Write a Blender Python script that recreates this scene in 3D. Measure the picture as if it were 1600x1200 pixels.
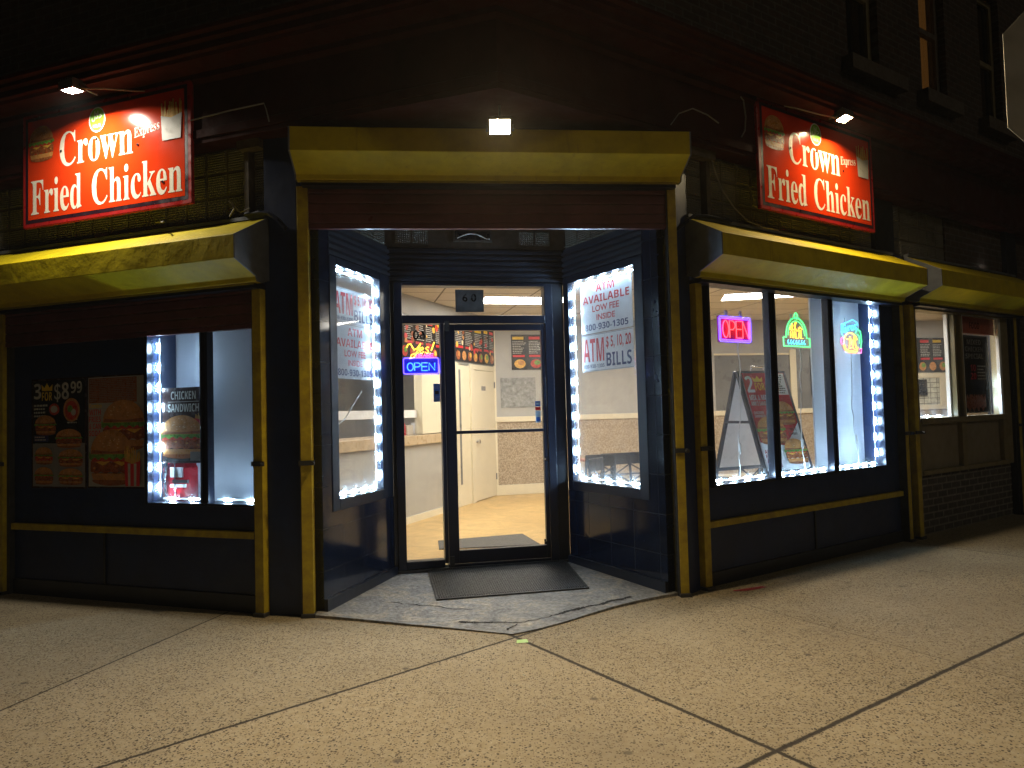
import bpy, bmesh, math, random
from mathutils import Vector, Matrix
random.seed(7)
R_ = math.radians
for o in list(bpy.data.objects): bpy.data.objects.remove(o)
scene = bpy.context.scene
COL = scene.collection

# ------------------------------------------------------------------ camera
cam = bpy.data.cameras.new('camera'); cam_o = bpy.data.objects.new('camera', cam); COL.objects.link(cam_o)
cam.sensor_width = 36.0; cam.lens = 1126.5/1600*36.0; cam.clip_start = .05; cam.clip_end = 400
_p, _t = .03866, .02689
_fw = Vector((0, math.cos(_p), math.sin(_p))); _up = Vector((0, -math.sin(_p), math.cos(_p))); _r = Vector((1, 0, 0))
_xr = _r*math.cos(_t) - _up*math.sin(_t); _yu = _r*math.sin(_t) + _up*math.cos(_t)
M = Matrix((_xr, _yu, -_fw)).transposed().to_4x4(); M.translation = (0, 0, 1.45)
cam_o.matrix_world = M
scene.camera = cam_o

# ------------------------------------------------------------------ night sky, exposure, sampling
world = bpy.data.worlds.new('World'); scene.world = world; world.use_nodes = True
_n = world.node_tree.nodes; _bg = _n['Background']
_sky = _n.new('ShaderNodeTexSky'); _sky.sky_type = 'NISHITA'; _sky.sun_disc = False
_sky.sun_elevation = R_(-6); _sky.sun_rotation = R_(200)
world.node_tree.links.new(_sky.outputs[0], _bg.inputs[0]); _bg.inputs[1].default_value = .05
scene.view_settings.view_transform = 'Standard'; scene.view_settings.look = 'None'
scene.view_settings.exposure = 0; scene.view_settings.gamma = 1; scene.view_settings.use_curve_mapping = False
scene.render.engine = 'CYCLES'
cy = scene.cycles
cy.use_denoising = True; cy.max_bounces = 8; cy.diffuse_bounces = 3; cy.glossy_bounces = 3; cy.transparent_max_bounces = 16
cy.transmission_bounces = 4; cy.sample_clamp_indirect = 4; cy.sample_clamp_direct = 0; cy.caustics_reflective = False; cy.caustics_refractive = False
cy.use_light_tree = True

# lamp powers (emission strengths) in one place
FLOOD_DOOR, FLOOD_LEFT, FLOOD_RIGHT = 3900, 1650, 1750
LED_POWER, CEILING_POWER = 260, 33.0

_sun = bpy.data.lights.new('town_light', 'SUN'); _sun.energy = .12; _sun.angle = R_(10); _sun.color = (1, .84, .58)   # glow of the street behind the camera
_so = bpy.data.objects.new('town_light', _sun); COL.objects.link(_so); _so.rotation_euler = (R_(62), 0, R_(52))

# ------------------------------------------------------------------ frames: x to the right seen from the street, y into the building
def fr(x, y, deg):
    m = Matrix.Rotation(R_(deg), 4, 'Z'); m.translation = (x, y, 0); return m
FL = fr(-1.8691, 5.3692, -19.615)     # left street front, x from -10 to 0
FE = fr(-1.5252, 5.3199, 5.91)        # shutter line of the corner entrance
FR = fr(1.5309, 5.8036, 34.29)        # right street front, x from 0
FD = fr(-1.0760, 6.4433, 11.5)        # door plane
FA = fr(-1.4257, 5.3302, 72.556)      # left side of the entrance recess
FB = fr(.50168, 6.76428, -59.76)      # right side of the entrance recess
FW = fr(-1.37, 9.12, 69.18)           # inside: counter wall
FK = fr(-.29, 11.96, 13.0)            # inside: back wall
FI = Matrix.Identity(4)
FLOOR_Z, CEIL_Z = .08, 3.0
def fp(f, x, y, z=0): return f @ Vector((x, y, z))

# ------------------------------------------------------------------ materials
MATS = {}
def nt(name):
    m = bpy.data.materials.new(name); m.use_nodes = True
    t = m.node_tree; b = t.nodes['Principled BSDF']; MATS[name] = m
    return m, t, b
def L(t, a, b): t.links.new(a, b)
def paint(name, col, rough=.5, metal=0, var=.25, scale=6, bump=.0, bscale=60, spec=.5, dark=None, coat=0, rvar=.15, streak=None, scuff=None, dent=0):
    m, t, b = nt(name)
    tc = t.nodes.new('ShaderNodeTexCoord')
    n1 = t.nodes.new('ShaderNodeTexNoise'); n1.inputs['Scale'].default_value = scale; n1.inputs['Detail'].default_value = 8; n1.inputs['Roughness'].default_value = .65
    L(t, tc.outputs['Object'], n1.inputs['Vector'])
    mx = t.nodes.new('ShaderNodeMix'); mx.data_type = 'RGBA'
    d = dark or tuple(c*(1-var) for c in col); l = tuple(min(1, c*(1+var*.6)) for c in col)
    mr = t.nodes.new('ShaderNodeMapRange'); mr.inputs[1].default_value = .3; mr.inputs[2].default_value = .7
    L(t, n1.outputs[0], mr.inputs[0]); L(t, mr.outputs[0], mx.inputs[0])
    mx.inputs[6].default_value = (*d, 1); mx.inputs[7].default_value = (*l, 1)
    colr = mx.outputs[2]
    for kind, c_ in (('streak', streak), ('scuff', scuff)):
        if not c_: continue
        mp = t.nodes.new('ShaderNodeMapping'); L(t, tc.outputs['Object'], mp.inputs[0])
        mp.inputs['Scale'].default_value = (16, 16, 1.6) if kind == 'streak' else (3, 3, 9)
        n4 = t.nodes.new('ShaderNodeTexNoise'); n4.inputs['Scale'].default_value = 1 if kind == 'streak' else 2.2; n4.inputs['Detail'].default_value = 9; n4.inputs['Roughness'].default_value = .75; n4.inputs['Distortion'].default_value = .6
        L(t, mp.outputs[0], n4.inputs['Vector'])
        r4 = t.nodes.new('ShaderNodeMapRange'); r4.inputs[1].default_value = .58; r4.inputs[2].default_value = .78; r4.inputs[4].default_value = .75
        L(t, n4.outputs[0], r4.inputs[0]); m4 = t.nodes.new('ShaderNodeMix'); m4.data_type = 'RGBA'; L(t, r4.outputs[0], m4.inputs[0]); L(t, colr, m4.inputs[6]); m4.inputs[7].default_value = (*c_, 1); colr = m4.outputs[2]
    L(t, colr, b.inputs['Base Color'])
    b.inputs['Metallic'].default_value = metal; b.inputs['Specular IOR Level'].default_value = spec
    b.inputs['Coat Weight'].default_value = coat; b.inputs['Coat Roughness'].default_value = .08
    if rvar:
        m2 = t.nodes.new('ShaderNodeMapRange'); m2.inputs[1].default_value = .3; m2.inputs[2].default_value = .7
        m2.inputs[3].default_value = max(.02, rough-rvar); m2.inputs[4].default_value = min(1, rough+rvar)
        n3 = t.nodes.new('ShaderNodeTexNoise'); n3.inputs['Scale'].default_value = scale*2.3; n3.inputs['Detail'].default_value = 6
        L(t, tc.outputs['Object'], n3.inputs['Vector']); L(t, n3.outputs[0], m2.inputs[0]); L(t, m2.outputs[0], b.inputs['Roughness'])
    else: b.inputs['Roughness'].default_value = rough
    if bump:
        n2 = t.nodes.new('ShaderNodeTexNoise'); n2.inputs['Scale'].default_value = bscale; n2.inputs['Detail'].default_value = 4
        L(t, tc.outputs['Object'], n2.inputs['Vector'])
        bp = t.nodes.new('ShaderNodeBump'); bp.inputs['Strength'].default_value = bump; bp.inputs['Distance'].default_value = .01
        hh = n2.outputs[0]
        if dent:
            n5 = t.nodes.new('ShaderNodeTexNoise'); n5.inputs['Scale'].default_value = 2.6; n5.inputs['Detail'].default_value = 3; L(t, tc.outputs['Object'], n5.inputs['Vector'])
            a5 = t.nodes.new('ShaderNodeMath'); a5.operation = 'MULTIPLY_ADD'; a5.inputs[1].default_value = dent; L(t, n5.outputs[0], a5.inputs[0]); L(t, hh, a5.inputs[2]); hh = a5.outputs[0]
        L(t, hh, bp.inputs['Height']); L(t, bp.outputs[0], b.inputs['Normal'])
    return m
def glow(name, col, power, body=(.8, .8, .8)):
    m, t, b = nt(name)
    b.inputs['Base Color'].default_value = (*body, 1); b.inputs['Emission Color'].default_value = (*col, 1); b.inputs['Emission Strength'].default_value = power
    return m
def thin_glass(name, tint=(1, 1, 1), refl=.05, rough=.02, dirt=.03, halo_film=.017):
    m, t, b = nt(name); t.nodes.remove(b)
    out = t.nodes['Material Output']
    tr = t.nodes.new('ShaderNodeBsdfTransparent'); tr.inputs[0].default_value = (*tint, 1)
    gl = t.nodes.new('ShaderNodeBsdfGlossy'); gl.inputs['Roughness'].default_value = rough
    df = t.nodes.new('ShaderNodeBsdfDiffuse'); df.inputs[0].default_value = (.6, .65, .7, 1)
    fw = t.nodes.new('ShaderNodeLayerWeight'); fw.inputs[0].default_value = .5
    pw = t.nodes.new('ShaderNodeMath'); pw.operation = 'POWER'; pw.inputs[1].default_value = 5; L(t, fw.outputs['Facing'], pw.inputs[0])
    lw = t.nodes.new('ShaderNodeMath'); lw.operation = 'MULTIPLY_ADD'; lw.inputs[1].default_value = .5; lw.inputs[2].default_value = refl*.6; L(t, pw.outputs[0], lw.inputs[0])
    tc = t.nodes.new('ShaderNodeTexCoord')
    ns = t.nodes.new('ShaderNodeTexNoise'); ns.inputs['Scale'].default_value = 3; ns.inputs['Detail'].default_value = 9; ns.inputs['Roughness'].default_value = .75
    L(t, tc.outputs['Object'], ns.inputs['Vector'])
    mr = t.nodes.new('ShaderNodeMapRange'); mr.inputs[1].default_value = .42; mr.inputs[2].default_value = .8; mr.inputs[3].default_value = halo_film; mr.inputs[4].default_value = halo_film+dirt*1.6
    L(t, ns.outputs[0], mr.inputs[0])
    m1 = t.nodes.new('ShaderNodeMixShader'); m2 = t.nodes.new('ShaderNodeMixShader')
    L(t, lw.outputs[0], m1.inputs[0]); L(t, tr.outputs[0], m1.inputs[1]); L(t, gl.outputs[0], m1.inputs[2])
    tl = t.nodes.new('ShaderNodeBsdfTranslucent'); tl.inputs[0].default_value = (.8, .84, .9, 1); m3 = t.nodes.new('ShaderNodeMixShader'); m3.inputs[0].default_value = .7  # translucent film added so lamps close behind the glass show a halo
    L(t, df.outputs[0], m3.inputs[1]); L(t, tl.outputs[0], m3.inputs[2])
    L(t, mr.outputs[0], m2.inputs[0]); L(t, m1.outputs[0], m2.inputs[1]); L(t, m3.outputs[0], m2.inputs[2])
    L(t, m2.outputs[0], out.inputs[0])
    return m
def xz_vector(t, sx=1, sz=1):
    tc = t.nodes.new('ShaderNodeTexCoord'); s = t.nodes.new('ShaderNodeSeparateXYZ'); c = t.nodes.new('ShaderNodeCombineXYZ')
    L(t, tc.outputs['Object'], s.inputs[0]); L(t, s.outputs[0], c.inputs[0]); L(t, s.outputs[2], c.inputs[1])
    return c.outputs[0], tc.outputs['Object']
def bricks(name, c1, c2, mortar, w, h, msize=.012, rough=.8, offset=.5, bump=.6, spec=.3, speck=0, rvar=0):
    m, t, b = nt(name)
    v, ob = xz_vector(t)
    br = t.nodes.new('ShaderNodeTexBrick'); br.offset = offset
    br.inputs['Scale'].default_value = 1; br.inputs['Brick Width'].default_value = w; br.inputs['Row Height'].default_value = h
    br.inputs['Mortar Size'].default_value = msize; br.inputs['Mortar Smooth'].default_value = .2
    br.inputs['Color1'].default_value = (*c1, 1); br.inputs['Color2'].default_value = (*c2, 1); br.inputs['Mortar'].default_value = (*mortar, 1)
    L(t, v, br.inputs['Vector'])
    ns = t.nodes.new('ShaderNodeTexNoise'); ns.inputs['Scale'].default_value = 14 if not speck else 5; ns.inputs['Detail'].default_value = 8
    L(t, ob, ns.inputs['Vector'])
    mx = t.nodes.new('ShaderNodeMix'); mx.data_type = 'RGBA'; mx.blend_type = 'MULTIPLY'; mx.inputs[0].default_value = .7
    cr = t.nodes.new('ShaderNodeMapRange'); cr.inputs[1].default_value = .3; cr.inputs[2].default_value = .7; cr.inputs[3].default_value = .45; cr.inputs[4].default_value = 1.25
    L(t, ns.outputs[0], cr.inputs[0]); L(t, br.outputs[0], mx.inputs[6]); L(t, cr.outputs[0], mx.inputs[7])
    col = mx.outputs[2]
    if speck:
        n2 = t.nodes.new('ShaderNodeTexNoise'); n2.inputs['Scale'].default_value = 90; n2.inputs['Detail'].default_value = 3
        L(t, ob, n2.inputs['Vector']); c2_ = t.nodes.new('ShaderNodeMapRange'); c2_.inputs[1].default_value = .66; c2_.inputs[2].default_value = .74; c2_.inputs[4].default_value = speck
        L(t, n2.outputs[0], c2_.inputs[0]); m3 = t.nodes.new('ShaderNodeMix'); m3.data_type = 'RGBA'
        L(t, c2_.outputs[0], m3.inputs[0]); L(t, col, m3.inputs[6]); m3.inputs[7].default_value = (.16, .17, .2, 1); col = m3.outputs[2]
    L(t, col, b.inputs['Base Color'])
    b.inputs['Roughness'].default_value = rough; b.inputs['Specular IOR Level'].default_value = spec
    if rvar:
        rr = t.nodes.new('ShaderNodeMapRange'); rr.inputs[1].default_value = .3; rr.inputs[2].default_value = .75; rr.inputs[3].default_value = rough; rr.inputs[4].default_value = rough+rvar
        L(t, ns.outputs[0], rr.inputs[0]); L(t, rr.outputs[0], b.inputs['Roughness'])
    bp = t.nodes.new('ShaderNodeBump'); bp.inputs['Strength'].default_value = bump; bp.inputs['Distance'].default_value = .006; bp.invert = True
    L(t, br.outputs['Fac'], bp.inputs['Height']); L(t, bp.outputs[0], b.inputs['Normal'])
    return m

JOINTS = [  # (point, direction angle from +Y towards +X in degrees, half width)
    ((-.04, 4.73), 146.2, .012), ((.88, 2.95), 55.2, .012), ((-1.79, 3.09), 47.7, .010), ((-2.65, 3.73), 14.7, .007),
    ((1.82, 5.05), 149.5, .0035), ((4.10, 7.40), 146.0, .005)]
def pavement_mat():
    m, t, b = nt('pavement_concrete')
    N = t.nodes.new
    tc = N('ShaderNodeTexCoord'); P = tc.outputs['Object']
    def noise(s, d=4, r=.5):
        n = N('ShaderNodeTexNoise'); n.inputs['Scale'].default_value = s; n.inputs['Detail'].default_value = d; n.inputs['Roughness'].default_value = r
        L(t, P, n.inputs['Vector']); return n.outputs[0]
    def mrange(x, a, b_, c=0, d=1):
        n = N('ShaderNodeMapRange'); n.inputs[1].default_value = a; n.inputs[2].default_value = b_; n.inputs[3].default_value = c; n.inputs[4].default_value = d
        L(t, x, n.inputs[0]); return n.outputs[0]
    def mix(f, a, b_, mode='MIX'):
        n = N('ShaderNodeMix'); n.data_type = 'RGBA'; n.blend_type = mode
        if isinstance(f, float): n.inputs[0].default_value = f
        else: L(t, f, n.inputs[0])
        for i, v in ((6, a), (7, b_)):
            if isinstance(v, tuple): n.inputs[i].default_value = (*v, 1)
            else: L(t, v, n.inputs[i])
        return n.outputs[2]
    def math_(op, a, b_=None):
        n = N('ShaderNodeMath'); n.operation = op
        for i, v in ((0, a), (1, b_)):
            if v is None: continue
            if isinstance(v, (int, float)): n.inputs[i].default_value = v
            else: L(t, v, n.inputs[i])
        return n.outputs[0]
    base = mix(mrange(noise(.9, 6, .6), .3, .7), (.225, .183, .118), (.325, .27, .182))
    base = mix(mrange(noise(26, 4), .35, .65), base, mix(.35, base, (.40, .36, .29)))
    # exposed dark stones, denser in worn patches
    vo = N('ShaderNodeTexVoronoi'); vo.inputs['Scale'].default_value = 88; vo.inputs['Randomness'].default_value = 1
    L(t, P, vo.inputs['Vector'])
    wear = mrange(noise(1.3, 6, .7), .30, .58, .28, .90)
    rnd = N('ShaderNodeSeparateColor'); L(t, vo.outputs['Color'], rnd.inputs[0])
    pick = math_('LESS_THAN', rnd.outputs[0], wear)
    size = mrange(rnd.outputs[1], 0, 1, .22, .50)
    stone = math_('MULTIPLY', pick, math_('LESS_THAN', vo.outputs['Distance'], size))
    base = mix(stone, base, mix(rnd.outputs[2], (.05, .04, .03), (.15, .115, .078)))
    vb = N('ShaderNodeTexVoronoi'); vb.inputs['Scale'].default_value = 58; L(t, P, vb.inputs['Vector'])
    rb = N('ShaderNodeSeparateColor'); L(t, vb.outputs['Color'], rb.inputs[0])
    wear2 = mrange(noise(.8, 6, .7), .40, .62, .02, .42)
    pit = math_('MULTIPLY', math_('LESS_THAN', rb.outputs[0], wear2), math_('LESS_THAN', math_('ADD', vb.outputs['Distance'], math_('MULTIPLY', noise(160, 3), .25)), mrange(rb.outputs[1], 0, 1, .30, .55)))
    base = mix(pit, base, (.045, .036, .03))
    v2 = N('ShaderNodeTexVoronoi'); v2.inputs['Scale'].default_value = 90; L(t, P, v2.inputs['Vector'])
    r2 = N('ShaderNodeSeparateColor'); L(t, v2.outputs['Color'], r2.inputs[0])
    lite = math_('MULTIPLY', math_('LESS_THAN', r2.outputs[0], .10), math_('LESS_THAN', v2.outputs['Distance'], .25))
    base = mix(lite, base, (.46, .41, .32))
    # stains and gum
    v3 = N('ShaderNodeTexVoronoi'); v3.inputs['Scale'].default_value = 3.0; L(t, P, v3.inputs['Vector'])
    gum = mrange(math_('ADD', v3.outputs['Distance'], math_('MULTIPLY', noise(60, 3), .06)), .07, .11, .85, 0)
    base = mix(gum, base, (.085, .07, .058))
    base = mix(mrange(noise(.45, 6, .65), .46, .70, 0, .7), base, (.115, .095, .068))
    base = mix(mrange(noise(2.7, 7, .75), .56, .72, 0, .4), base, (.14, .118, .09))
    # joints
    jw = math_('MULTIPLY', math_('SUBTRACT', noise(11, 9, .8), .5), .060)
    tot = None; tones = []
    for (p, ang, hw) in JOINTS:
        d = (math.sin(R_(ang)), math.cos(R_(ang))); n_ = (d[1], -d[0], 0)
        dp = N('ShaderNodeVectorMath'); dp.operation = 'DOT_PRODUCT'; L(t, P, dp.inputs[0]); dp.inputs[1].default_value = n_
        dist = math_('ABSOLUTE', math_('ADD', math_('SUBTRACT', dp.outputs['Value'], p[0]*n_[0]+p[1]*n_[1]), math_('MULTIPLY', jw, .25 if hw < .01 else .5)))
        sg = math_('SIGN', math_('SUBTRACT', dp.outputs['Value'], p[0]*n_[0]+p[1]*n_[1]))
        tone = math_('MULTIPLY', sg, .07 if hw > .004 else .04); tones.append(tone)
        f = mrange(dist, hw*.7, hw*1.5, 1, 0)
        f = math_('MULTIPLY', f, .93 if hw > .004 else .6)
        tot = f if tot is None else math_('MAXIMUM', tot, f)
    tsum = 1.0
    for q in tones: tsum = math_('ADD', q, tsum)
    cc = N('ShaderNodeCombineColor'); [L(t, tsum, cc.inputs[i]) for i in range(3)]
    base = mix(1.0, base, cc.outputs[0], 'MULTIPLY')
    base = mix(tot, base, (.018, .013, .009))
    L(t, base, b.inputs['Base Color'])
    b.inputs['Roughness'].default_value = .82; b.inputs['Specular IOR Level'].default_value = .3
    h = math_('SUBTRACT', math_('ADD', math_('MULTIPLY', noise(70, 5, .6), .6), math_('MULTIPLY', stone, -.5)), math_('MULTIPLY', tot, .4))
    bp = N('ShaderNodeBump'); bp.inputs['Strength'].default_value = .55; bp.inputs['Distance'].default_value = .008
    L(t, h, bp.inputs['Height']); L(t, bp.outputs[0], b.inputs['Normal'])
    return m
def apron_mat():
    m, t, b = nt('apron_concrete'); N = t.nodes.new
    tc = N('ShaderNodeTexCoord'); P = tc.outputs['Object']
    n1 = N('ShaderNodeTexNoise'); n1.inputs['Scale'].default_value = 3.4; n1.inputs['Detail'].default_value = 13; n1.inputs['Roughness'].default_value = .78; n1.inputs['Distortion'].default_value = 1.1
    L(t, P, n1.inputs['Vector'])
    cr = N('ShaderNodeValToRGB'); L(t, n1.outputs[0], cr.inputs[0])
    e = cr.color_ramp.elements; e[0].position = .3; e[0].color = (.075, .075, .08, 1); e[1].position = .72; e[1].color = (.52, .51, .49, 1)
    k = cr.color_ramp.elements.new(.5); k.color = (.22, .225, .235, 1); k = cr.color_ramp.elements.new(.58); k.color = (.30, .27, .23, 1)
    n2 = N('ShaderNodeTexNoise'); n2.inputs['Scale'].default_value = 38; n2.inputs['Detail'].default_value = 6; L(t, P, n2.inputs['Vector'])
    mx = N('ShaderNodeMix'); mx.data_type = 'RGBA'; mx.blend_type = 'OVERLAY'; mx.inputs[0].default_value = .95
    L(t, cr.outputs[0], mx.inputs[6]); L(t, n2.outputs[0], mx.inputs[7]); L(t, mx.outputs[2], b.inputs['Base Color'])
    b.inputs['Roughness'].default_value = .6
    ad = N('ShaderNodeMath'); ad.operation = 'MULTIPLY_ADD'; L(t, n1.outputs[0], ad.inputs[0]); ad.inputs[1].default_value = 2.0; L(t, n2.outputs[0], ad.inputs[2])
    bp = N('ShaderNodeBump'); bp.inputs['Strength'].default_value = .7; bp.inputs['Distance'].default_value = .012; L(t, ad.outputs[0], bp.inputs['Height']); L(t, bp.outputs[0], b.inputs['Normal'])
    return m
def speckle_mat(name, a, b_, scale=140):
    m, t, b = nt(name); N = t.nodes.new
    tc = N('ShaderNodeTexCoord')
    n1 = N('ShaderNodeTexNoise'); n1.inputs['Scale'].default_value = scale*.35; n1.inputs['Detail'].default_value = 3; L(t, tc.outputs['Object'], n1.inputs['Vector'])
    mr = N('ShaderNodeMapRange'); mr.inputs[1].default_value = .38; mr.inputs[2].default_value = .62; L(t, n1.outputs[0], mr.inputs[0])
    mx = N('ShaderNodeMix'); mx.data_type = 'RGBA'; mx.inputs[6].default_value = (*a, 1); mx.inputs[7].default_value = (*b_, 1); L(t, mr.outputs[0], mx.inputs[0])
    L(t, mx.outputs[2], b.inputs['Base Color']); b.inputs['Roughness'].default_value = .5
    return m
def tile_floor_mat():
    m, t, b = nt('shop_floor_vinyl'); N = t.nodes.new
    tc = N('ShaderNodeTexCoord')
    br = N('ShaderNodeTexBrick'); br.offset = 0; br.inputs['Scale'].default_value = 1; br.inputs['Brick Width'].default_value = .45; br.inputs['Row Height'].default_value = .45
    br.inputs['Mortar Size'].default_value = .0025; br.inputs['Color1'].default_value = (.64, .43, .17, 1); br.inputs['Color2'].default_value = (.59, .39, .155, 1); br.inputs['Mortar'].default_value = (.34, .24, .14, 1)
    mp = N('ShaderNodeMapping'); mp.inputs['Rotation'].default_value = (0, 0, R_(32)); L(t, tc.outputs['Object'], mp.inputs[0]); L(t, mp.outputs[0], br.inputs['Vector'])
    n1 = N('ShaderNodeTexNoise'); n1.inputs['Scale'].default_value = 3; n1.inputs['Detail'].default_value = 9; n1.inputs['Roughness'].default_value = .7; n1.inputs['Distortion'].default_value = 1.5; L(t, tc.outputs['Object'], n1.inputs['Vector'])
    mr = N('ShaderNodeMapRange'); mr.inputs[1].default_value = .3; mr.inputs[2].default_value = .7; mr.inputs[3].default_value = .72; mr.inputs[4].default_value = 1.12; L(t, n1.outputs[0], mr.inputs[0])
    mx = N('ShaderNodeMix'); mx.data_type = 'RGBA'; mx.blend_type = 'MULTIPLY'; mx.inputs[0].default_value = 1; L(t, br.outputs[0], mx.inputs[6]); L(t, mr.outputs[0], mx.inputs[7])
    L(t, mx.outputs[2], b.inputs['Base Color']); b.inputs['Roughness'].default_value = .38
    return m
def ceiling_mat():
    m, t, b = nt('ceiling_tiles'); N = t.nodes.new
    tc = N('ShaderNodeTexCoord')
    mp = N('ShaderNodeMapping'); mp.inputs['Rotation'].default_value = (0, 0, R_(-13)); L(t, tc.outputs['Object'], mp.inputs[0])
    br = N('ShaderNodeTexBrick'); br.offset = 0; br.inputs['Scale'].default_value = 1; br.inputs['Brick Width'].default_value = 1.22; br.inputs['Row Height'].default_value = .61
    br.inputs['Mortar Size'].default_value = .012; br.inputs['Color1'].default_value = (.62, .58, .52, 1); br.inputs['Color2'].default_value = (.56, .53, .47, 1); br.inputs['Mortar'].default_value = (.16, .14, .12, 1)
    L(t, mp.outputs[0], br.inputs['Vector'])
    n1 = N('ShaderNodeTexNoise'); n1.inputs['Scale'].default_value = 70; L(t, tc.outputs['Object'], n1.inputs['Vector'])
    mx = N('ShaderNodeMix'); mx.data_type = 'RGBA'; mx.blend_type = 'OVERLAY'; mx.inputs[0].default_value = .35; L(t, br.outputs[0], mx.inputs[6]); L(t, n1.outputs[0], mx.inputs[7])
    L(t, mx.outputs[2], b.inputs['Base Color']); b.inputs['Roughness'].default_value = .9
    return m

NAVY = paint('navy_paint', (.006, .019, .078), .42, var=.3, scale=4, bump=.10, bscale=25, rvar=.06, scuff=(.035, .04, .055), dent=8)
NAVYD = paint('black_navy_trim', (.008, .011, .022), .36, var=.25, scale=8, rvar=.05)
BLACKF = paint('black_aluminium_frame', (.007, .011, .028), .34, .1, var=.2, scale=9, rvar=.04, scuff=(.022, .025, .033))
TILE = bricks('navy_granite_tile', (.006, .011, .028), (.009, .015, .036), (.03, .034, .042), .31, .31, .0035, .09, 0, .5, .5, .25, .07)
FLUTE = paint('ribbed_black_panel', (.018, .023, .038), .36, var=.25, scale=7, rvar=.05)
YELLOW = paint('yellow_shutter_paint', (.52, .41, .006), .58, var=.15, scale=5, bump=.15, bscale=40, dark=(.38, .30, .006), rvar=.05, spec=.22, streak=(.16, .11, .015), dent=14)
YELLOWW = paint('worn_yellow_rail_paint', (.44, .34, .012), .5, var=.25, scale=9, bump=.15, bscale=50, dark=(.26, .18, .02), scuff=(.10, .06, .03))
STEEL = paint('grey_galvanised_steel', (.15, .16, .18), .45, .5, var=.3, scale=6)
STEELD = paint('dark_steel', (.05, .052, .058), .5, .4, var=.4, scale=8)
MAROON = paint('maroon_shutter_slat', (.115, .038, .047), .42, var=.35, scale=4)
FRIEZE = paint('dark_red_wood', (.036, .0062, .005), .75, var=.35, scale=3, bump=.2, bscale=30, spec=.08, scuff=(.03, .012, .008))
BRICK = bricks('dark_brick', (.06, .035, .028), (.04, .028, .024), (.075, .068, .06), .21, .072, .009, .85)
BRICKP = bricks('painted_grey_brick', (.075, .066, .06), (.055, .052, .05), (.20, .18, .155), .215, .075, .010, .75)
STONE = paint('brownstone', (.085, .068, .055), .8, var=.3, scale=9, bump=.25, bscale=45)
OLIVE = paint('olive_window_frame', (.20, .165, .085), .45, var=.2, scale=6)
TANP = paint('tan_infill_panel', (.23, .195, .13), .5, var=.15, scale=5)
GB = None
SIGNRED = paint('sign_red_face', (.66, .042, .006), .16, var=.08, scale=2.5, rvar=.03, spec=.45)
SIGNRIM = paint('sign_dark_red_rim', (.34, .012, .012), .35, var=.2, scale=6)
CREAMV = paint('cream_vinyl', (.80, .73, .60), .25, var=.08, scale=10)
BLACKV = paint('dark_maroon_vinyl', (.022, .006, .014), .4, var=.2)
GREENV = paint('green_vinyl', (.20, .48, .03), .4, var=.1)
WHITE = paint('white_plastic', (.80, .80, .80), .4, var=.06)
PAPER = paint('white_poster_paper', (.78, .79, .82), .35, var=.05, scale=5)
def paper_mat():
    m, t, b = nt('translucent_notice_paper'); out = t.nodes['Material Output']
    b.inputs['Base Color'].default_value = (.80, .81, .84, 1); b.inputs['Roughness'].default_value = .35
    tl = t.nodes.new('ShaderNodeBsdfTranslucent'); tl.inputs[0].default_value = (.8, .81, .84, 1); mx = t.nodes.new('ShaderNodeMixShader'); mx.inputs[0].default_value = .4
    L(t, b.outputs[0], mx.inputs[1]); L(t, tl.outputs[0], mx.inputs[2]); L(t, mx.outputs[0], out.inputs[0]); return m
NOTICE = paper_mat()
REDINK = paint('red_ink', (.62, .015, .02), .4, var=.1)
NAVYINK = paint('navy_ink', (.02, .03, .14), .4, var=.1)
BLACKINK = paint('black_ink', (.012, .012, .014), .3, var=.2)
WHITEINK = paint('off_white_ink', (.50, .49, .45), .35, var=.12)
YELINK = paint('yellow_ink', (.80, .52, .02), .35, var=.12)
GREYINK = paint('grey_ink', (.25, .24, .23), .4, var=.2)
POSTERD = paint('black_poster_print', (.014, .012, .013), .18, var=.3, rvar=.08, bump=.35, bscale=6)
POSTERB = paint('brown_poster_print', (.045, .022, .02), .25, var=.3, rvar=.08)
POSTERR = paint('red_poster_print', (.45, .015, .025), .25, var=.15, rvar=.08)
BUN = paint('bun_print', (.56, .25, .07), .3, var=.35, scale=16, rvar=.08)
BUND = paint('bun_shade_print', (.30, .09, .025), .3, var=.3, scale=16, rvar=.08)
LETT = paint('lettuce_print', (.16, .36, .05), .3, var=.75, scale=34, rvar=.08)
MEAT = paint('fried_chicken_print', (.33, .085, .022), .3, var=.75, scale=30, rvar=.08)
TOMA = paint('tomato_print', (.55, .05, .025), .3, var=.35, scale=18, rvar=.08)
CHEE = paint('cheese_print', (.80, .46, .06), .3, var=.15, rvar=.08)
FRY = paint('fries_print', (.74, .42, .07), .35, var=.35, scale=25, rvar=.08)
SEED = paint('sesame_print', (.80, .62, .36), .4, var=.1)
WALLG = paint('grey_wall_paint', (.41, .41, .40), .55, var=.10, scale=2, rvar=.04)
WALLD = paint('dark_grey_panel', (.17, .175, .18), .35, var=.2, scale=3)
CREAM = paint('cream_gloss_trim', (.72, .66, .50), .4, var=.06, scale=2, rvar=.02)
DOORW = paint('cream_door_paint', (.70, .64, .49), .4, var=.05, scale=1.5, rvar=.02)
SPECK = speckle_mat('speckled_wainscot', (.26, .195, .125), (.50, .42, .31), 165)
COUNTF = paint('grey_counter_front', (.40, .395, .37), .45, var=.10, scale=3)
COUNTT = paint('tan_counter_top', (.52, .40, .25), .35, var=.15, scale=9)
BACKB = paint('grey_lavender_backing_board', (.60, .62, .69), .6, var=.08, scale=2)
MATM = paint('black_ribbed_rubber', (.016, .016, .018), .55, var=.35, scale=30)
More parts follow.
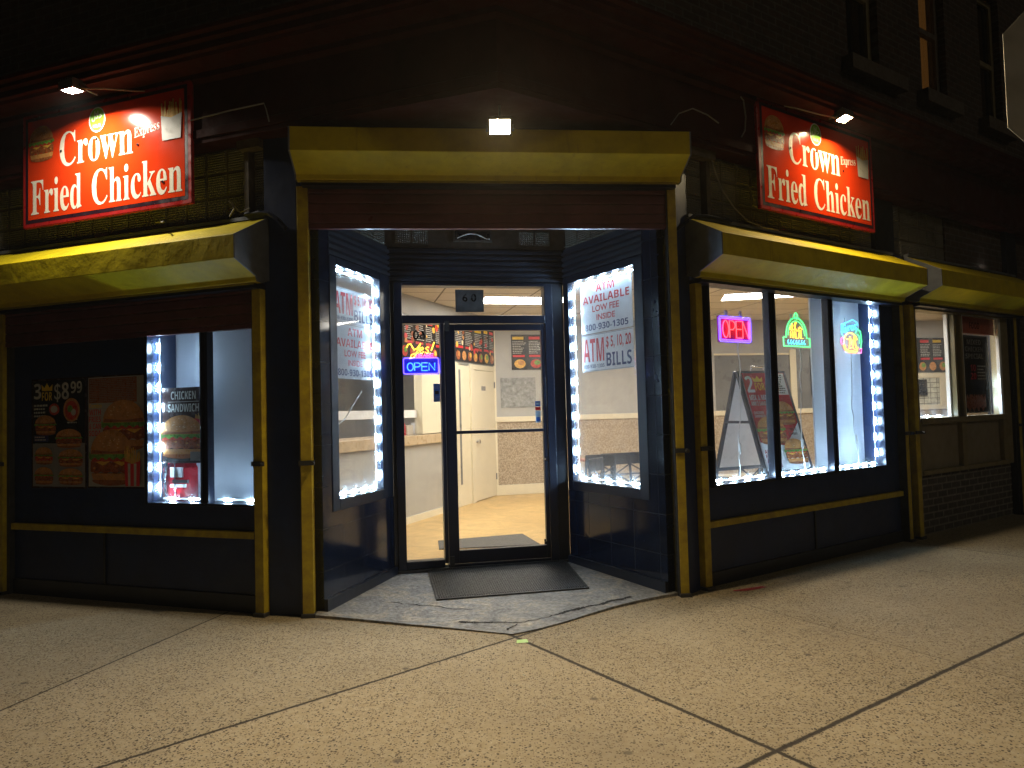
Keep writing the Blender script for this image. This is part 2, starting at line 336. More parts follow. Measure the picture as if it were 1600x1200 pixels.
MATI = paint('grey_entrance_carpet', (.11, .105, .095), .95, var=.25, scale=40)
CHAIRM = paint('black_chair_metal', (.02, .02, .024), .4, .3, var=.2)
REDPL = paint('red_enamel', (.60, .015, .03), .25, var=.1)
CHROME = paint('chrome', (.7, .7, .72), .15, 1, var=.05)
ALU = paint('grey_sign_back', (.5, .48, .43), .6, .2, var=.2, scale=5)
CABLE = paint('grey_cable', (.22, .20, .18), .6, var=.2)
CABLEW = paint('white_cable', (.78, .78, .78), .4, var=.05)
BROWNB = paint('rough_tan_beam', (.10, .078, .055), .8, var=.4, scale=10, bump=.3)
PINKGL = paint('fixture_housing', (.10, .09, .085), .45, .3, var=.3)
CURT = paint('amber_curtain_cloth', (.42, .22, .08), .9, var=.2, scale=6)
CURTL = glow('glowing_amber_curtain', (1, .42, .08), .16, (.4, .2, .07))  # cloth glows by itself in place of room light behind it
BLUEST = paint('blue_sticker', (.03, .12, .45), .3, var=.1)
ASPH = paint('asphalt', (.045, .045, .045), .9, var=.3, scale=20, bump=.4, bscale=90)
ORANGEP = paint('orange_red_panel', (.45, .085, .03), .4, var=.1)
PALEGREEN = paint('pale_green_card', (.45, .70, .25), .6, var=.1)
REDPAINT = paint('faded_red_paint', (.28, .02, .025), .7, var=.4, scale=20)
CRACK = paint('crack_shadow', (.012, .011, .011), .95, var=.2)
PAVE = pavement_mat(); APRON = apron_mat(); FLOORM = tile_floor_mat(); CEILM = ceiling_mat()
GLASS = thin_glass('window_glass', dirt=.02); GLASSV = thin_glass('smeared_halo_glass', dirt=.06, halo_film=.035); GLASSD = thin_glass('dark_upper_window_glass', tint=(.5, .5, .5), dirt=.02)
ACRYL = thin_glass('clear_acrylic', tint=(.93, .93, .96), dirt=.05)
LEDM = glow('led_cool_white', (.52, .78, 1), LED_POWER); TAPE = glow('led_tape_bloom', (.50, .76, 1), 1.3); CEILL = glow('ceiling_diffuser', (1, .94, .82), CEILING_POWER)  # strip tape glows to stand in for bloom between the modules
N_RED = glow('neon_red', (1, .045, .06), 4); N_BLUE = glow('neon_blue', (.10, .05, 1), 4.5); N_SKY = glow('neon_sky_blue', (.03, .22, 1), 3.5); N_YEL = glow('neon_yellow', (1, .55, .015), 3.2)
N_GRN = glow('neon_green', (.03, .9, .2), 2.4); N_CYAN = glow('neon_cyan', (.03, .65, 1), 2.6); N_PINK = glow('neon_pink', (1, .06, .45), 2.6); N_ORA = glow('neon_orange', (1, .24, .02), 3)
F_WARM = glow('flood_lens_warm', (1, .76, .41), FLOOD_DOOR); F_LEFT = glow('flood_lens_left', (1, .92, .76), FLOOD_LEFT); F_RIGHT = glow('flood_lens_right', (1, .78, .45), FLOOD_RIGHT)
PLATER = paint('red_glow_plate', (.55, .04, .10), .4, var=.05); PLATEB = paint('blue_glow_plate', (.06, .04, .55), .4, var=.05)  # plate colours stand in for glow spreading from the tubes
def glass_block_mat():
    m, t, b = nt('glass_block'); N = t.nodes.new
    tc = N('ShaderNodeTexCoord'); s = N('ShaderNodeSeparateXYZ'); L(t, tc.outputs['Object'], s.inputs[0])
    h = None
    for i in (0, 2):
        w = N('ShaderNodeMath'); w.operation = 'MULTIPLY'; w.inputs[1].default_value = 330; L(t, s.outputs[i], w.inputs[0])
        q = N('ShaderNodeMath'); q.operation = 'SINE'; L(t, w.outputs[0], q.inputs[0])
        if h is None: h = q.outputs[0]
        else:
            a = N('ShaderNodeMath'); a.operation = 'ADD'; L(t, h, a.inputs[0]); L(t, q.outputs[0], a.inputs[1]); h = a.outputs[0]
    bp = N('ShaderNodeBump'); bp.inputs['Strength'].default_value = .8; bp.inputs['Distance'].default_value = .006; L(t, h, bp.inputs['Height']); L(t, bp.outputs[0], b.inputs['Normal'])
    n1 = N('ShaderNodeTexNoise'); n1.inputs['Scale'].default_value = 3; L(t, tc.outputs['Object'], n1.inputs['Vector'])
    mx = N('ShaderNodeMix'); mx.data_type = 'RGBA'; mx.inputs[6].default_value = (.08, .078, .066, 1); mx.inputs[7].default_value = (.26, .25, .22, 1); L(t, n1.outputs[0], mx.inputs[0]); L(t, mx.outputs[2], b.inputs['Base Color'])
    b.inputs['Roughness'].default_value = .18; b.inputs['Specular IOR Level'].default_value = .7
    return m
GB = glass_block_mat()
MORTAR = paint('block_mortar', (.09, .082, .07), .9, var=.3, scale=14)

# ------------------------------------------------------------------ mesh builder
class MB:
    def __init__(s): s.v = []; s.f = []; s.m = []
    def add(s, vs, fs, mi=0):
        k = len(s.v); s.v += [tuple(v) for v in vs]
        for f in fs: s.f.append(tuple(i+k for i in f)); s.m.append(mi)
        return s
    def box(s, x0, x1, y0, y1, z0, z1, mi=0):
        if x0 > x1: x0, x1 = x1, x0
        if y0 > y1: y0, y1 = y1, y0
        if z0 > z1: z0, z1 = z1, z0
        v = [(x, y, z) for z in (z0, z1) for y in (y0, y1) for x in (x0, x1)]
        return s.add(v, [(0, 2, 3, 1), (4, 5, 7, 6), (0, 1, 5, 4), (2, 6, 7, 3), (0, 4, 6, 2), (1, 3, 7, 5)], mi)
    def poly(s, pts, mi=0): return s.add(pts, [tuple(range(len(pts)))], mi)
    def face(s, pts, y, mi=0):           # x,z outline given counter-clockwise as seen from the street
        return s.poly([(p[0], y, p[1]) for p in pts], mi)
    def rect(s, x0, x1, z0, z1, y, mi=0): return s.face([(x0, z0), (x1, z0), (x1, z1), (x0, z1)], y, mi)
    def prism(s, pts, z0, z1, mi=0):      # plan outline, counter-clockwise
        n = len(pts)
        v = [(p[0], p[1], z0) for p in pts]+[(p[0], p[1], z1) for p in pts]
        return s.add(v, [tuple(range(n))[::-1], tuple(range(n, 2*n))]+[(i, (i+1) % n, n+(i+1) % n, n+i) for i in range(n)], mi)
    def plate(s, pts, y0, y1, mi=0):      # x,z outline (ccw from street), from y0 (front) to y1 (back)
        n = len(pts)
        v = [(p[0], y0, p[1]) for p in pts]+[(p[0], y1, p[1]) for p in pts]
        return s.add(v, [tuple(range(n)), tuple(range(n, 2*n))[::-1]]+[(i, n+i, n+(i+1) % n, (i+1) % n) for i in range(n)], mi)
    def profile(s, pts, x0, x1, mi=0):    # (y,z) outline swept along x
        n = len(pts)
        v = [(x0, p[0], p[1]) for p in pts]+[(x1, p[0], p[1]) for p in pts]
        return s.add(v, [tuple(range(n)), tuple(range(n, 2*n))[::-1]]+[(i, n+i, n+(i+1) % n, (i+1) % n) for i in range(n)], mi)
    def tube(s, pts, r, mi=0, n=8, closed=False, flat=1.0):
        P = [Vector(p) for p in pts]
        if closed and (P[0]-P[-1]).length < 1e-6: P.pop()
        k = len(P); rings = []
        up = None
        for i in range(k):
            a = P[i-1] if (i or closed) else P[i]; b = P[(i+1) % k] if (i < k-1 or closed) else P[i]
            t = (b-a).normalized()
            if up is None:
                up = Vector((0, 1, 0)) if abs(t.y) < .9 else Vector((1, 0, 0))
            u = (up-t*up.dot(t))
            if u.length < 1e-4: u = Vector((1, 0, 0))-t*t.x
            u.normalize(); w = t.cross(u); up = u
            rr = r[i] if isinstance(r, (list, tuple)) else r
            rings.append([P[i]+u*rr*math.cos(2*math.pi*j/n)+w*rr*math.sin(2*math.pi*j/n) for j in range(n)])
        v = [q for rg in rings for q in rg]; f = []
        for i in range(k if closed else k-1):
            for j in range(n):
                a = i*n+j; b = i*n+(j+1) % n; c = ((i+1) % k)*n+(j+1) % n; d = ((i+1) % k)*n+j
                f.append((a, b, c, d))
        if not closed: f += [tuple(range(n))[::-1], tuple(range((k-1)*n, k*n))]
        return s.add(v, f, mi)
    def cyl(s, c, r, h, axis='z', mi=0, n=24, r2=None):
        a = {'z': ((1, 0, 0), (0, 1, 0), (0, 0, 1)), 'y': ((1, 0, 0), (0, 0, 1), (0, -1, 0)), 'x': ((0, 1, 0), (0, 0, 1), (1, 0, 0))}[axis]
        ex, ey, ez = [Vector(q) for q in a]; c = Vector(c); r2 = r if r2 is None else r2
        v = [c+(ex*math.cos(2*math.pi*i/n)+ey*math.sin(2*math.pi*i/n))*r for i in range(n)]+[c+ez*h+(ex*math.cos(2*math.pi*i/n)+ey*math.sin(2*math.pi*i/n))*r2 for i in range(n)]
        return s.add(v, [tuple(range(n))[::-1], tuple(range(n, 2*n))]+[(i, (i+1) % n, n+(i+1) % n, n+i) for i in range(n)], mi)
    def disc(s, cx, cz, rx, rz, y, mi=0, n=28, a0=0, a1=360):
        p = [(cx+rx*math.cos(R_(a0+(a1-a0)*i/n)), cz+rz*math.sin(R_(a0+(a1-a0)*i/n))) for i in range(n if a1-a0 == 360 else n+1)]
        return s.face(p, y, mi)
    def text(s, txt, style, x, z, w, h, y, mi=0, al='l', skew=0, mirror=False):
        vs, fs = glyphs(txt, style)
        if not vs: return s
        xs = [q[0] for q in vs]; zs = [q[1] for q in vs]
        x0, x1, z0, z1 = min(xs), max(xs), min(zs), max(zs)
        if al == 'c': x -= w/2
        sx = w/(x1-x0); sz = h/(z1-z0)
        out = []
        for q in vs:
            u = (q[0]-x0)*sx; vv = (q[1]-z0)*sz
            if mirror: u = w-u
            out.append((x+u, y, z+vv+u*skew))
        return s.add(out, [f[::-1] for f in fs] if mirror else fs, mi)
    def build(s, name, mats, parent=None, f=None, loc=(0, 0, 0), smooth=False, bevel=0, label=None):
        me = bpy.data.meshes.new(name); me.from_pydata(s.v, [], s.f)
        if not isinstance(mats, (list, tuple)): mats = [mats]
        for q in mats: me.materials.append(q)
        me.polygons.foreach_set('material_index', s.m)
        if smooth:
            me.polygons.foreach_set('use_smooth', [True]*len(s.f))
        me.update(); me.validate()
        o = bpy.data.objects.new(name, me); COL.objects.link(o)
        if parent is not None: o.parent = parent
        if f is not None: o.matrix_local = f @ Matrix.Translation(loc)
        else: o.location = loc
        if smooth:
            try:
                md = o.modifiers.new('es', 'EDGE_SPLIT'); md.split_angle = R_(40)
            except Exception: pass
        if bevel:
            md = o.modifiers.new('bevel', 'BEVEL'); md.width = bevel; md.segments = 2; md.limit_method = 'ANGLE'; md.angle_limit = R_(40)
        if label: o['label'] = label
        return o
_gc = {}
def _m(txt, up, lo, dig):
    o = ''
    for c in txt:
        if 'A' <= c <= 'Z' and up: o += chr(up+ord(c)-65)
        elif 'a' <= c <= 'z' and lo: o += chr(lo+ord(c)-97)
        elif '0' <= c <= '9' and dig: o += chr(dig+ord(c)-48)
        else: o += c
    return o
def glyphs(txt, style):
    key = (txt, style)
    if key in _gc: return _gc[key]
    body = {'serif': lambda q: _m(q, 0x1D400, 0x1D41A, 0x1D7CE), 'bold': lambda q: _m(q, 0x1D5D4, 0x1D5EE, 0x1D7EC)}.get(style, lambda q: q)(txt)
    c = bpy.data.curves.new('t', 'FONT'); c.body = body; c.resolution_u = 3
    if style == 'heavy': c.offset = .018
    o = bpy.data.objects.new('t', c)
    me = bpy.data.meshes.new_from_object(o)
    r = ([(v.co.x, v.co.y) for v in me.vertices], [tuple(p.vertices) for p in me.polygons])
    bpy.data.meshes.remove(me); bpy.data.objects.remove(o); bpy.data.curves.remove(c)
    _gc[key] = r; return r

def thing(name, label, cat, f=FI, loc=(0, 0, 0), group=None, rot=0):
    o = bpy.data.objects.new(name, None); COL.objects.link(o); o.empty_display_size = .1
    o.matrix_world = f @ Matrix.Translation(loc) @ Matrix.Rotation(R_(rot), 4, 'Z')
    o['label'] = label; o['category'] = cat
    if group: o['group'] = group
    return o
def tag(o, label, cat, group=None):
    o['label'] = label; o['category'] = cat
    if group: o['group'] = group
    return o
def struct(o): o['kind'] = 'structure'; return o

# ================================================================== SETTING
CORNER = (-.0545, 4.7225)
TIP = Vector((-.04, 4.74)); IN_E = Vector((-math.sin(R_(5.91)), math.cos(R_(5.91))))
def apron_z(x, y): return .008 + .020*(Vector((x, y))-TIP).dot(IN_E)
g = MB().poly([(-45, -.9, 0), (45, -.9, 0), (45, 60, 0), (-45, 60, 0)])
struct(g.build('pavement', PAVE))
k_ = MB().box(-45, 45, -1.06, -.904, -.15, .004); struct(k_.build('kerb', STONE, bevel=.012))
struct(MB().poly([(-45, -40, -.14), (45, -40, -.14), (45, -1.05, -.14), (-45, -1.05, -.14)]).build('road', ASPH))
# worn concrete apron that rises to the door, with a broken edge
edge = [(-1.50, 5.285), (-1.1, 5.145), (-.75, 5.01), (-.4, 4.885), (-.2, 4.805), (-.04, 4.745), (.06, 4.80), (.16, 4.86), (.30, 4.965), (.5, 5.14), (.71, 5.315), (.95, 5.475), (1.24, 5.62)]
back = [tuple(fp(FD, 1.62, .05)[:2]), tuple(fp(FD, -.02, .05)[:2])]
ap = MB(); pts = edge+back
rim = [(x, y, apron_z(x, y)) for x, y in pts]
cx_, cy_ = -.15, 5.75
n = len(rim); ap.add(rim+[(cx_, cy_, apron_z(cx_, cy_))], [(i, (i+1) % n, n) for i in range(n)])
ap.add([(x, y, -.02) for x, y in edge]+[(x, y, apron_z(x, y)) for x, y in edge], [(i, i+1, len(edge)+i+1, len(edge)+i) for i in range(len(edge)-1)])
struct(ap.build('entrance_apron', APRON))
cr = MB()
def crack(pl, w):
    for i in range(len(pl)-1):
        a, b = Vector(pl[i]), Vector(pl[i+1]); d = (b-a).normalized(); q = Vector((-d.y, d.x))
        w0 = w*(.35+1.1*random.random()) if i else w*.2; w1 = w*(.35+1.1*random.random())
        cr.poly([(*(a-q*w0), apron_z(*a)+.002), (*(b-q*w1), apron_z(*b)+.002), (*(b+q*w1), apron_z(*b)+.002), (*(a+q*w0), apron_z(*a)+.002)])
def ragged(a, b, n, j): return [(a[0]+(b[0]-a[0])*i/n+random.uniform(-j, j), a[1]+(b[1]-a[1])*i/n+random.uniform(-j, j)) for i in range(n+1)]
crack(ragged((.26, 5.14), (.86, 5.54), 18, .014), .019)
crack(ragged((-.42, 5.03), (-.17, 5.0), 8, .014), .016); crack(ragged((-.17, 5.0), (.02, 4.97), 6, .012), .013); crack(ragged((0, 4.96), (-.08, 4.82), 6, .01), .010)
crack(ragged((-1.0, 5.55), (-.35, 5.30), 14, .02), .005); crack(ragged((.02, 4.97), (.28, 5.13), 8, .012), .005)
struct(cr.build('apron_crack', CRACK))
# shop floor and ceiling
flo = [fp(FL, -9, .26), fp(FL, .15, .26), fp(FD, .0, .06), fp(FD, 1.61, .06), fp(FR, .1, .26), fp(FR, 14, .26), fp(FK, 15, .0), fp(FK, 0, .0), fp(FW, 3.04, 2.6), fp(FL, -9, 6)]
struct(MB().poly([(p.x, p.y, FLOOR_Z) for p in flo]).build('shop_floor', FLOORM))
struct(MB().poly([(p.x, p.y, CEIL_Z) for p in flo][::-1]).build('shop_ceiling', CEILM))

# ================================================================== BUILDING
B = thing('corner_building', 'dark brick corner building with navy tiled shopfront and angled recessed entrance', 'building')
def corner_at(off):   # where the two street fronts pushed out by off meet
    a = fp(FL, 0, -off); da = (FL @ Vector((1, 0, 0, 0))); b = fp(FR, 0, -off); db = (FR @ Vector((1, 0, 0, 0)))
    det = da.x*(-db.y)+db.x*da.y
    s = ((b.x-a.x)*(-db.y)+db.x*(b.y-a.y))/det
    return (a.x+da.x*s, a.y+da.y*s)
# --- left front
w = MB(); w.box(-2.70, -.05, .05, .30, 0, .79); w.box(-2.70, -1.104, .05, .30, .79, 3.0); w.box(-1.104, .03, .05, .30, 2.50, 3.0); w.box(-.045, .028, .05, .30, 0, 2.50)
w.build('facade_panel', NAVY, B, FL)
MB().box(-10, -2.75, .04, .30, 0, 3.0).build('brick_wall', BRICKP, B, FL)
MB().box(-2.68, -.055, .03, .049, 0, .13).build('kick_board', NAVYD, B, FL); MB().box(-1.62, -1.60, .038, .0495, .135, .55).build('panel_batten', NAVYD, B, FL)
# --- right front
MB().box(.005, 3.035, .03, .049, 0, .11).build('kick_board', NAVYD, B, FR); MB().box(1.51, 1.53, .038, .0495, .115, .47).build('panel_batten', NAVYD, B, FR)
w = MB(); w.box(0, 3.04, .05, .30, 0, .79); w.box(0, .10, .05, .30, .79, 2.5); w.box(2.735, 3.04, .05, .30, .79, 3.0); w.box(0, 2.735, .05, .30, 2.50, 3.0); w.box(3.107, 3.245, .03, .30, 0, 3.0)
w.build('facade_panel', NAVY, B, FR)
MB().box(3.33, 5.75, .07, .30, 0, .65).build('brick_wall', BRICKP, B, FR)
MB().box(5.75, 6.05, .0, .30, 0, 3.56).build('pilaster', NAVYD, B, FR)
MB().box(6.05, 14, .06, .30, 0, 3.56).build('brick_wall', BRICK, B, FR)
MB().box(3.25, 5.75, .07, .30, 2.50, 3.0).build('facade_panel', NAVYD, B, FR)
# piers between the shutters
for a, b_ in (((FL, .032), (FE, -.05)), ((FE, 2.865), (FR, -.085))):
    p = [fp(a[0], a[1], .02), fp(b_[0], b_[1], .02), fp(b_[0], b_[1], .35), fp(a[0], a[1], .35)]
    MB().prism([(q.x, q.y) for q in p], 0, 3.56).build('corner_pier', NAVY, B)
# band of glass blocks above the shutters
def glass_blocks(f, x0, x1, z0, z1, y, pitch=.2, parent=None, name='glass_block_panel'):
    m = MB(); nx = max(1, round((x1-x0)/pitch)); nz = max(1, round((z1-z0)/pitch)); dx = (x1-x0)/nx; dz = (z1-z0)/nz
    m.box(x0, x1, y+.012, y+.09, z0, z1, 1)
    for i in range(nx):
        for j in range(nz):
            a, b_ = x0+i*dx+.007, x0+(i+1)*dx-.007; c, d = z0+j*dz+.007, z0+(j+1)*dz-.007; k = .014
            v = [(a, y+.013, c), (b_, y+.013, c), (b_, y+.013, d), (a, y+.013, d), (a+k, y, c+k), (b_-k, y, c+k), (b_-k, y, d-k), (a+k, y, d-k)]
            m.add(v, [(4, 5, 6, 7), (0, 1, 5, 4), (1, 2, 6, 5), (2, 3, 7, 6), (3, 0, 4, 7)], 0)
    return m.build(name, [GB, MORTAR], parent or B, f)
glass_blocks(FL, -5.35, -.15, 3.0, 3.56, .06); MB().box(-.15, -.108, .02, .2, 3.0, 3.56).build('mullion_post', BROWNB, B, FL)
glass_blocks(FL, -.106, .028, 3.0, 3.56, .07, .19)
MB().box(-10, -5.35, .05, .3, 3.0, 3.56).build('brick_wall', BRICK, B, FL)
glass_blocks(FR, -.08, .165, 3.0, 3.56, .07, .19); MB().box(.167, .215, .02, .2, 3.0, 3.56).build('mullion_post', STONE, B, FR)
glass_blocks(FR, .217, 2.74, 3.0, 3.56, .06); MB().box(2.742, 3.10, .02, .3, 3.0, 3.56).build('pilaster', NAVYD, B, FR)
glass_blocks(FR, 3.102, 4.28, 3.0, 3.56, .06); MB().box(4.282, 5.748, .05, .3, 3.0, 3.56).build('brick_wall', BRICK, B, FR)
for f, x0, x1 in ((FL, -.17, .03), (FR, -.09, .23)): MB().box(x0, x1, -.035, .05, 3.49, 3.557).build('lintel_beam', BROWNB, B, f)
# upper brick walls, right one with window openings
WIN = [(-1.05, -.25), (.75, 1.35), (2.45, 3.05), (3.95, 4.55), (5.45, 6.05), (6.95, 7.55)]
WIN = WIN[2:]
up = MB(); up.box(-1.9, 14, .06, .32, 4.45, 4.95); up.box(-1.9, 14, .06, .32, 6.65, 9)
xs = [-1.9]+[q for wv in WIN for q in wv]+[14]
for i in range(0, len(xs), 2): up.box(xs[i], xs[i+1], .06, .32, 4.95, 6.65)
up.build('upper_brick_wall', BRICK, B, FR)
MB().box(-10, 1.9, .06, .32, 4.45, 9).build('upper_brick_wall', BRICK, B, FL)
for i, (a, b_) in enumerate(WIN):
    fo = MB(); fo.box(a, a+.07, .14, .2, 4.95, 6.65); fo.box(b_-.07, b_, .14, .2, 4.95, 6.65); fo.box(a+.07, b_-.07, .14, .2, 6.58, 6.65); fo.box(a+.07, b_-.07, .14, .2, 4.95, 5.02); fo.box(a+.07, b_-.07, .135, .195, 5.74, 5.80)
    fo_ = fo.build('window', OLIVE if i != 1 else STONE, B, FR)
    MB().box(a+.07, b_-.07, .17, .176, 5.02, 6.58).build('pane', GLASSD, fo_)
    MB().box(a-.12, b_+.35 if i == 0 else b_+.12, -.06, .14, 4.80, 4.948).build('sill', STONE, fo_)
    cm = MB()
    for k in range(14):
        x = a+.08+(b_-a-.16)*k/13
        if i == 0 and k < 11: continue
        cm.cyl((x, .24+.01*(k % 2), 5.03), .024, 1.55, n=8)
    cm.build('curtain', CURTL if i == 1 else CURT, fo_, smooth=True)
# frieze, cornice and soffit sweeping round the corner
prof = [(-.28, 3.56), (.10, 3.56), (.10, 3.60), (.115, 3.60), (.115, 3.66), (.10, 3.67), (.10, 4.02), (.13, 4.05), (.13, 4.09), (.30, 4.10), (.31, 4.125), (.34, 4.13), (.34, 4.18), (.37, 4.195), (.37, 4.225), (.40, 4.24), (.40, 4.27), (.05, 4.45), (-.28, 4.45)]
co = MB(); n = len(prof)
rings = [[(*fp(FL, -10, -o)[:2], z) for o, z in prof], [(*corner_at(o), z) for o, z in prof], [(*fp(FR, 14, -o)[:2], z) for o, z in prof]]
co.add([v for r in rings for v in r], [(k*n+i, (k+1)*n+i, (k+1)*n+(i+1) % n, k*n+(i+1) % n) for k in (0, 1) for i in range(n)])
co.build('cornice', FRIEZE, B)
so = [fp(FL, .0, .15), Vector((*corner_at(-.2), 0)), fp(FR, .0, .15), fp(FE, 2.8, .9), fp(FE, 0, .9)]
MB().prism([(p.x, p.y) for p in so], 3.565, 3.62).build('soffit', FRIEZE, B)

# --- recess: side windows, tiled plinths, ribbed bands
TILE_X = .02
def recess_side(f, length, g0, g1, gz0, gz1, black1):
    t = MB(); t.box(0, length, 0, .10, 0, gz0-.09); t.box(0 if f is FB else black1, g0-.10 if f is FB else length, .0, .10, gz0-.09, gz1+.05)
    if f is FB: t = MB().box(0, length, 0, .10, 0, gz0-.09); t.box(black1, length, 0, .10, gz0-.09, 2.95)
    else: t = MB().box(TILE_X, length, 0, .10, 0, gz0-.09); t.box(TILE_X, g0-.10, 0, .10, gz0-.09, 2.95)
    t.build('tiled_wall', TILE, B, f)
    MB().box(TILE_X if f is FA else 0, length, -.03, -.001, 0, .11).build('plinth', NAVYD, B, f)
    a, b_ = (g0-.10, length) if f is FA else (0, black1)
    w = MB()
    w.box(a, g0, -.006, .05, gz0-.09, gz1+.06); w.box(g1, b_, -.005 if f is FA else -.006, .05, gz0-.09, gz1+.06)
    if f is FA: w = MB().box(a, g0, -.006, .05, gz0-.09, gz1+.06).box(g1, g1+.07, -.006, .05, gz0-.09, gz1+.06).box(g1+.07, b_, 0, .05, gz0-.09, gz1+.06)
    else: w = MB().box(a, g0-.07, 0, .05, gz0-.09, gz1+.06).box(g0-.07, g0, -.006, .05, gz0-.09, gz1+.06).box(g1, b_, -.006, .05, gz0-.09, gz1+.06)
    w.box(g0, g1, -.006, .05, gz1, gz1+.06); w.box(g0, g1, -.006, .05, gz0-.09, gz0)
    wo = w.build('side_window', BLACKF, B, f, bevel=.004)
    MB().box(g0, g1, .012, .017, gz0, gz1).build('pane', GLASSV, wo)
    MB().box(g0, g1, -.014, -.0065, gz0-.012, gz0-.002).build('sill_strip', STEEL, wo)
    fl = MB(); z = gz1+.06; x0, x1 = (TILE_X, length) if f is FA else (0, length)
    fl.box(x0 if f is not FA else g0-.10, x1 if f is FA else black1, .02, .10, gz1+.06, 2.97)
    while z < 2.94:
        fl.profile([(.021, z), (-.004, z+.012), (-.004, z+.036), (.021, z+.044)], x0 if f is not FA else g0-.10, x1 if f is FA else black1); z += .052
    fl.build('ribbed_band', FLUTE, B, f)
    glass_blocks(f, .02, length-.02, 2.97, 3.19, .02, .21)
recess_side(FA, 1.166, .255, .965, .82, 2.63, 1.166)
recess_side(FB, 1.318, .09, 1.03, .805, 2.63, 1.14)
MB().box(-.06, 1.68, .03, .12, 2.97, 3.25).build('wall_over_door', STONE, B, FD)
fl = MB().box(-.06, 1.68, .02, .10, 2.64, 2.965); z = 2.65
while z < 2.94: fl.profile([(.021, z), (-.004, z+.012), (-.004, z+.036), (.021, z+.044)], .0, 1.61); z += .052
fl.build('ribbed_band', FLUTE, B, FD)
for x in (.05, 1.20): glass_blocks(FD, x, x+.31, 3.0, 3.15, .012, .155)
v = MB().box(.585, .945, .0, .028, 3.03, 3.14, 0).box(.60, .93, -.002, .004, 3.045, 3.125, 1); vo_ = v.build('wall_vent', [STONE, BLACKINK], B, FD)
MB().tube([(.62+.03*i, -.012, 3.055+.045*math.sin(math.pi*min(1, i/9))) for i in range(11)], .005).build('cable', CABLEW, vo_)
cl = [fp(FE, 0, .05), fp(FE, 2.82, .05), fp(FD, 1.65, .1), fp(FD, -.05, .1)]
MB().prism([(p.x, p.y) for p in cl], 3.2, 3.26).build('recess_ceiling', NAVYD, B)
# --- shop door, sidelight and transom
MB().box(-.02, 1.63, -.025, .13, 0, .0695).build('threshold', STEELD, B, FD, bevel=.004)
fm = MB(); fm.box(0, .03, .0, .12, .07, 2.64); fm.box(.03, .103, -.02, .11, .07, 2.64); fm.box(1.425, 1.50, -.02, .11, .07, 2.64); fm.box(1.50, 1.61, 0, .12, .07, 2.64)
fm.box(.103, 1.425, -.02, .11, 2.615, 2.64); fm.box(.103, 1.425, -.02, .11, 2.27, 2.343); fm.box(.443, .475, -.02, .11, .11, 2.27); fm.box(.103, .443, -.01, .10, .075, .14); fm.box(.475, 1.425, -.015, .12, .07, .095)
fo = fm.build('door_frame', BLACKF, B, FD, bevel=.004)
MB().box(.103, .443, .04, .046, .14, 2.27).build('sidelight_pane', GLASS, fo)
MB().box(.103, 1.425, .04, .046, 2.343, 2.615).build('transom_pane', GLASS, fo)
dm = MB(); dm.box(.48, .573, -.012, .04, .10, 2.262); dm.box(1.385, 1.42, -.012, .04, .10, 2.262); dm.box(.573, 1.385, -.012, .04, 2.205, 2.262); dm.box(.573, 1.385, -.012, .04, .10, .215); dm.box(.573, 1.385, -.012, .04, 1.262, 1.29)
do = dm.build('door', BLACKF, B, FD, bevel=.003)
MB().box(.573, 1.385, .012, .018, .215, 2.205).build('door_pane', GLASS, do)
MB().cyl((1.402, -.012, 1.005), .017, .02, 'y', 0, 20).cyl((1.402, -.032, 1.005), .008, .004, 'y', 1, 12).build('lock_cylinder', [CHROME, BLACKF], do, smooth=True)
MB().box(1.39, 1.415, -.03, -.013, 1.50, 1.76).build('handle_plate', BLACKF, do, bevel=.004)
for q_ in (.08, 2.2): MB().box(.485, .525, -.03, -.013, q_, q_+.09).build('pivot_hinge', STEELD, do)
MB().box(1.36, 1.375, -.02, -.012, .225, .27).cyl((1.37, -.016, .24), .012, .02, 'y').build('door_stop', BLACKF, do)

# --- street windows
def street_window(f, name, x0, x1, z0, z1, mull, mat=BLACKF, side=.03, y=.045):
    m = MB(); m.box(x0-side, x0, .0, .07, z0-.02, z1); m.box(x1, x1+side, .0, .07, z0-.02, z1); m.box(x0, x1, .02, .07, z1-.03, z1); m.box(x0, x1, .0, .165, z0-.02, z0)
    for a, b_ in mull:
        d = (b_-a)
        m.box(a, a+d*.30, .0, .07, z0, z1-.03); m.box(a+d*.30, b_-d*.30, .015, .07, z0, z1-.03); m.box(b_-d*.30, b_, .0, .07, z0, z1-.03)
    o = m.build(name, mat, B, f, bevel=.003)
    xs = [x0]+[q for p in mull for q in p]+[x1]
    for i in range(0, len(xs), 2): MB().box(xs[i], xs[i+1], y, y+.006, z0, z1-.03).build('pane', GLASS, o)
    return o
street_window(FL, 'shop_window', -1.104, -.045, .811, 2.5, [(-.579, -.505)])
street_window(FR, 'shop_window', .13, 2.705, .811, 2.5, [(.90, .995), (1.80, 1.88)])
# --- olive shopfront at the far right
m = MB(); m.box(3.335, 3.43, .0, .14, .65, 2.5); m.box(5.52, 5.72, .02, .14, .65, 2.5); m.box(3.43, 5.52, .0, .14, 2.44, 2.5); m.box(3.43, 5.52, -.02, .16, 1.20, 1.262); m.box(3.43, 5.52, -.01, .14, .65, .70)
m.box(4.30, 4.345, .01, .12, 1.262, 2.44); m.box(4.345, 4.455, .06, .12, 1.262, 2.44); m.box(4.455, 4.50, .01, .12, 1.262, 2.44); m.box(4.36, 4.47, .0, .14, .70, 1.20); m.box(3.43, 3.455, .0, .14, .70, 1.20); m.box(5.42, 5.52, .0, .14, .70, 1.20)
wo = m.build('olive_framed_window', OLIVE, B, FR, bevel=.003)
MB().box(3.455, 4.36, .05, .12, .70, 1.20).box(4.47, 5.42, .05, .12, .70, 1.20).build('infill_panel', TANP, wo)
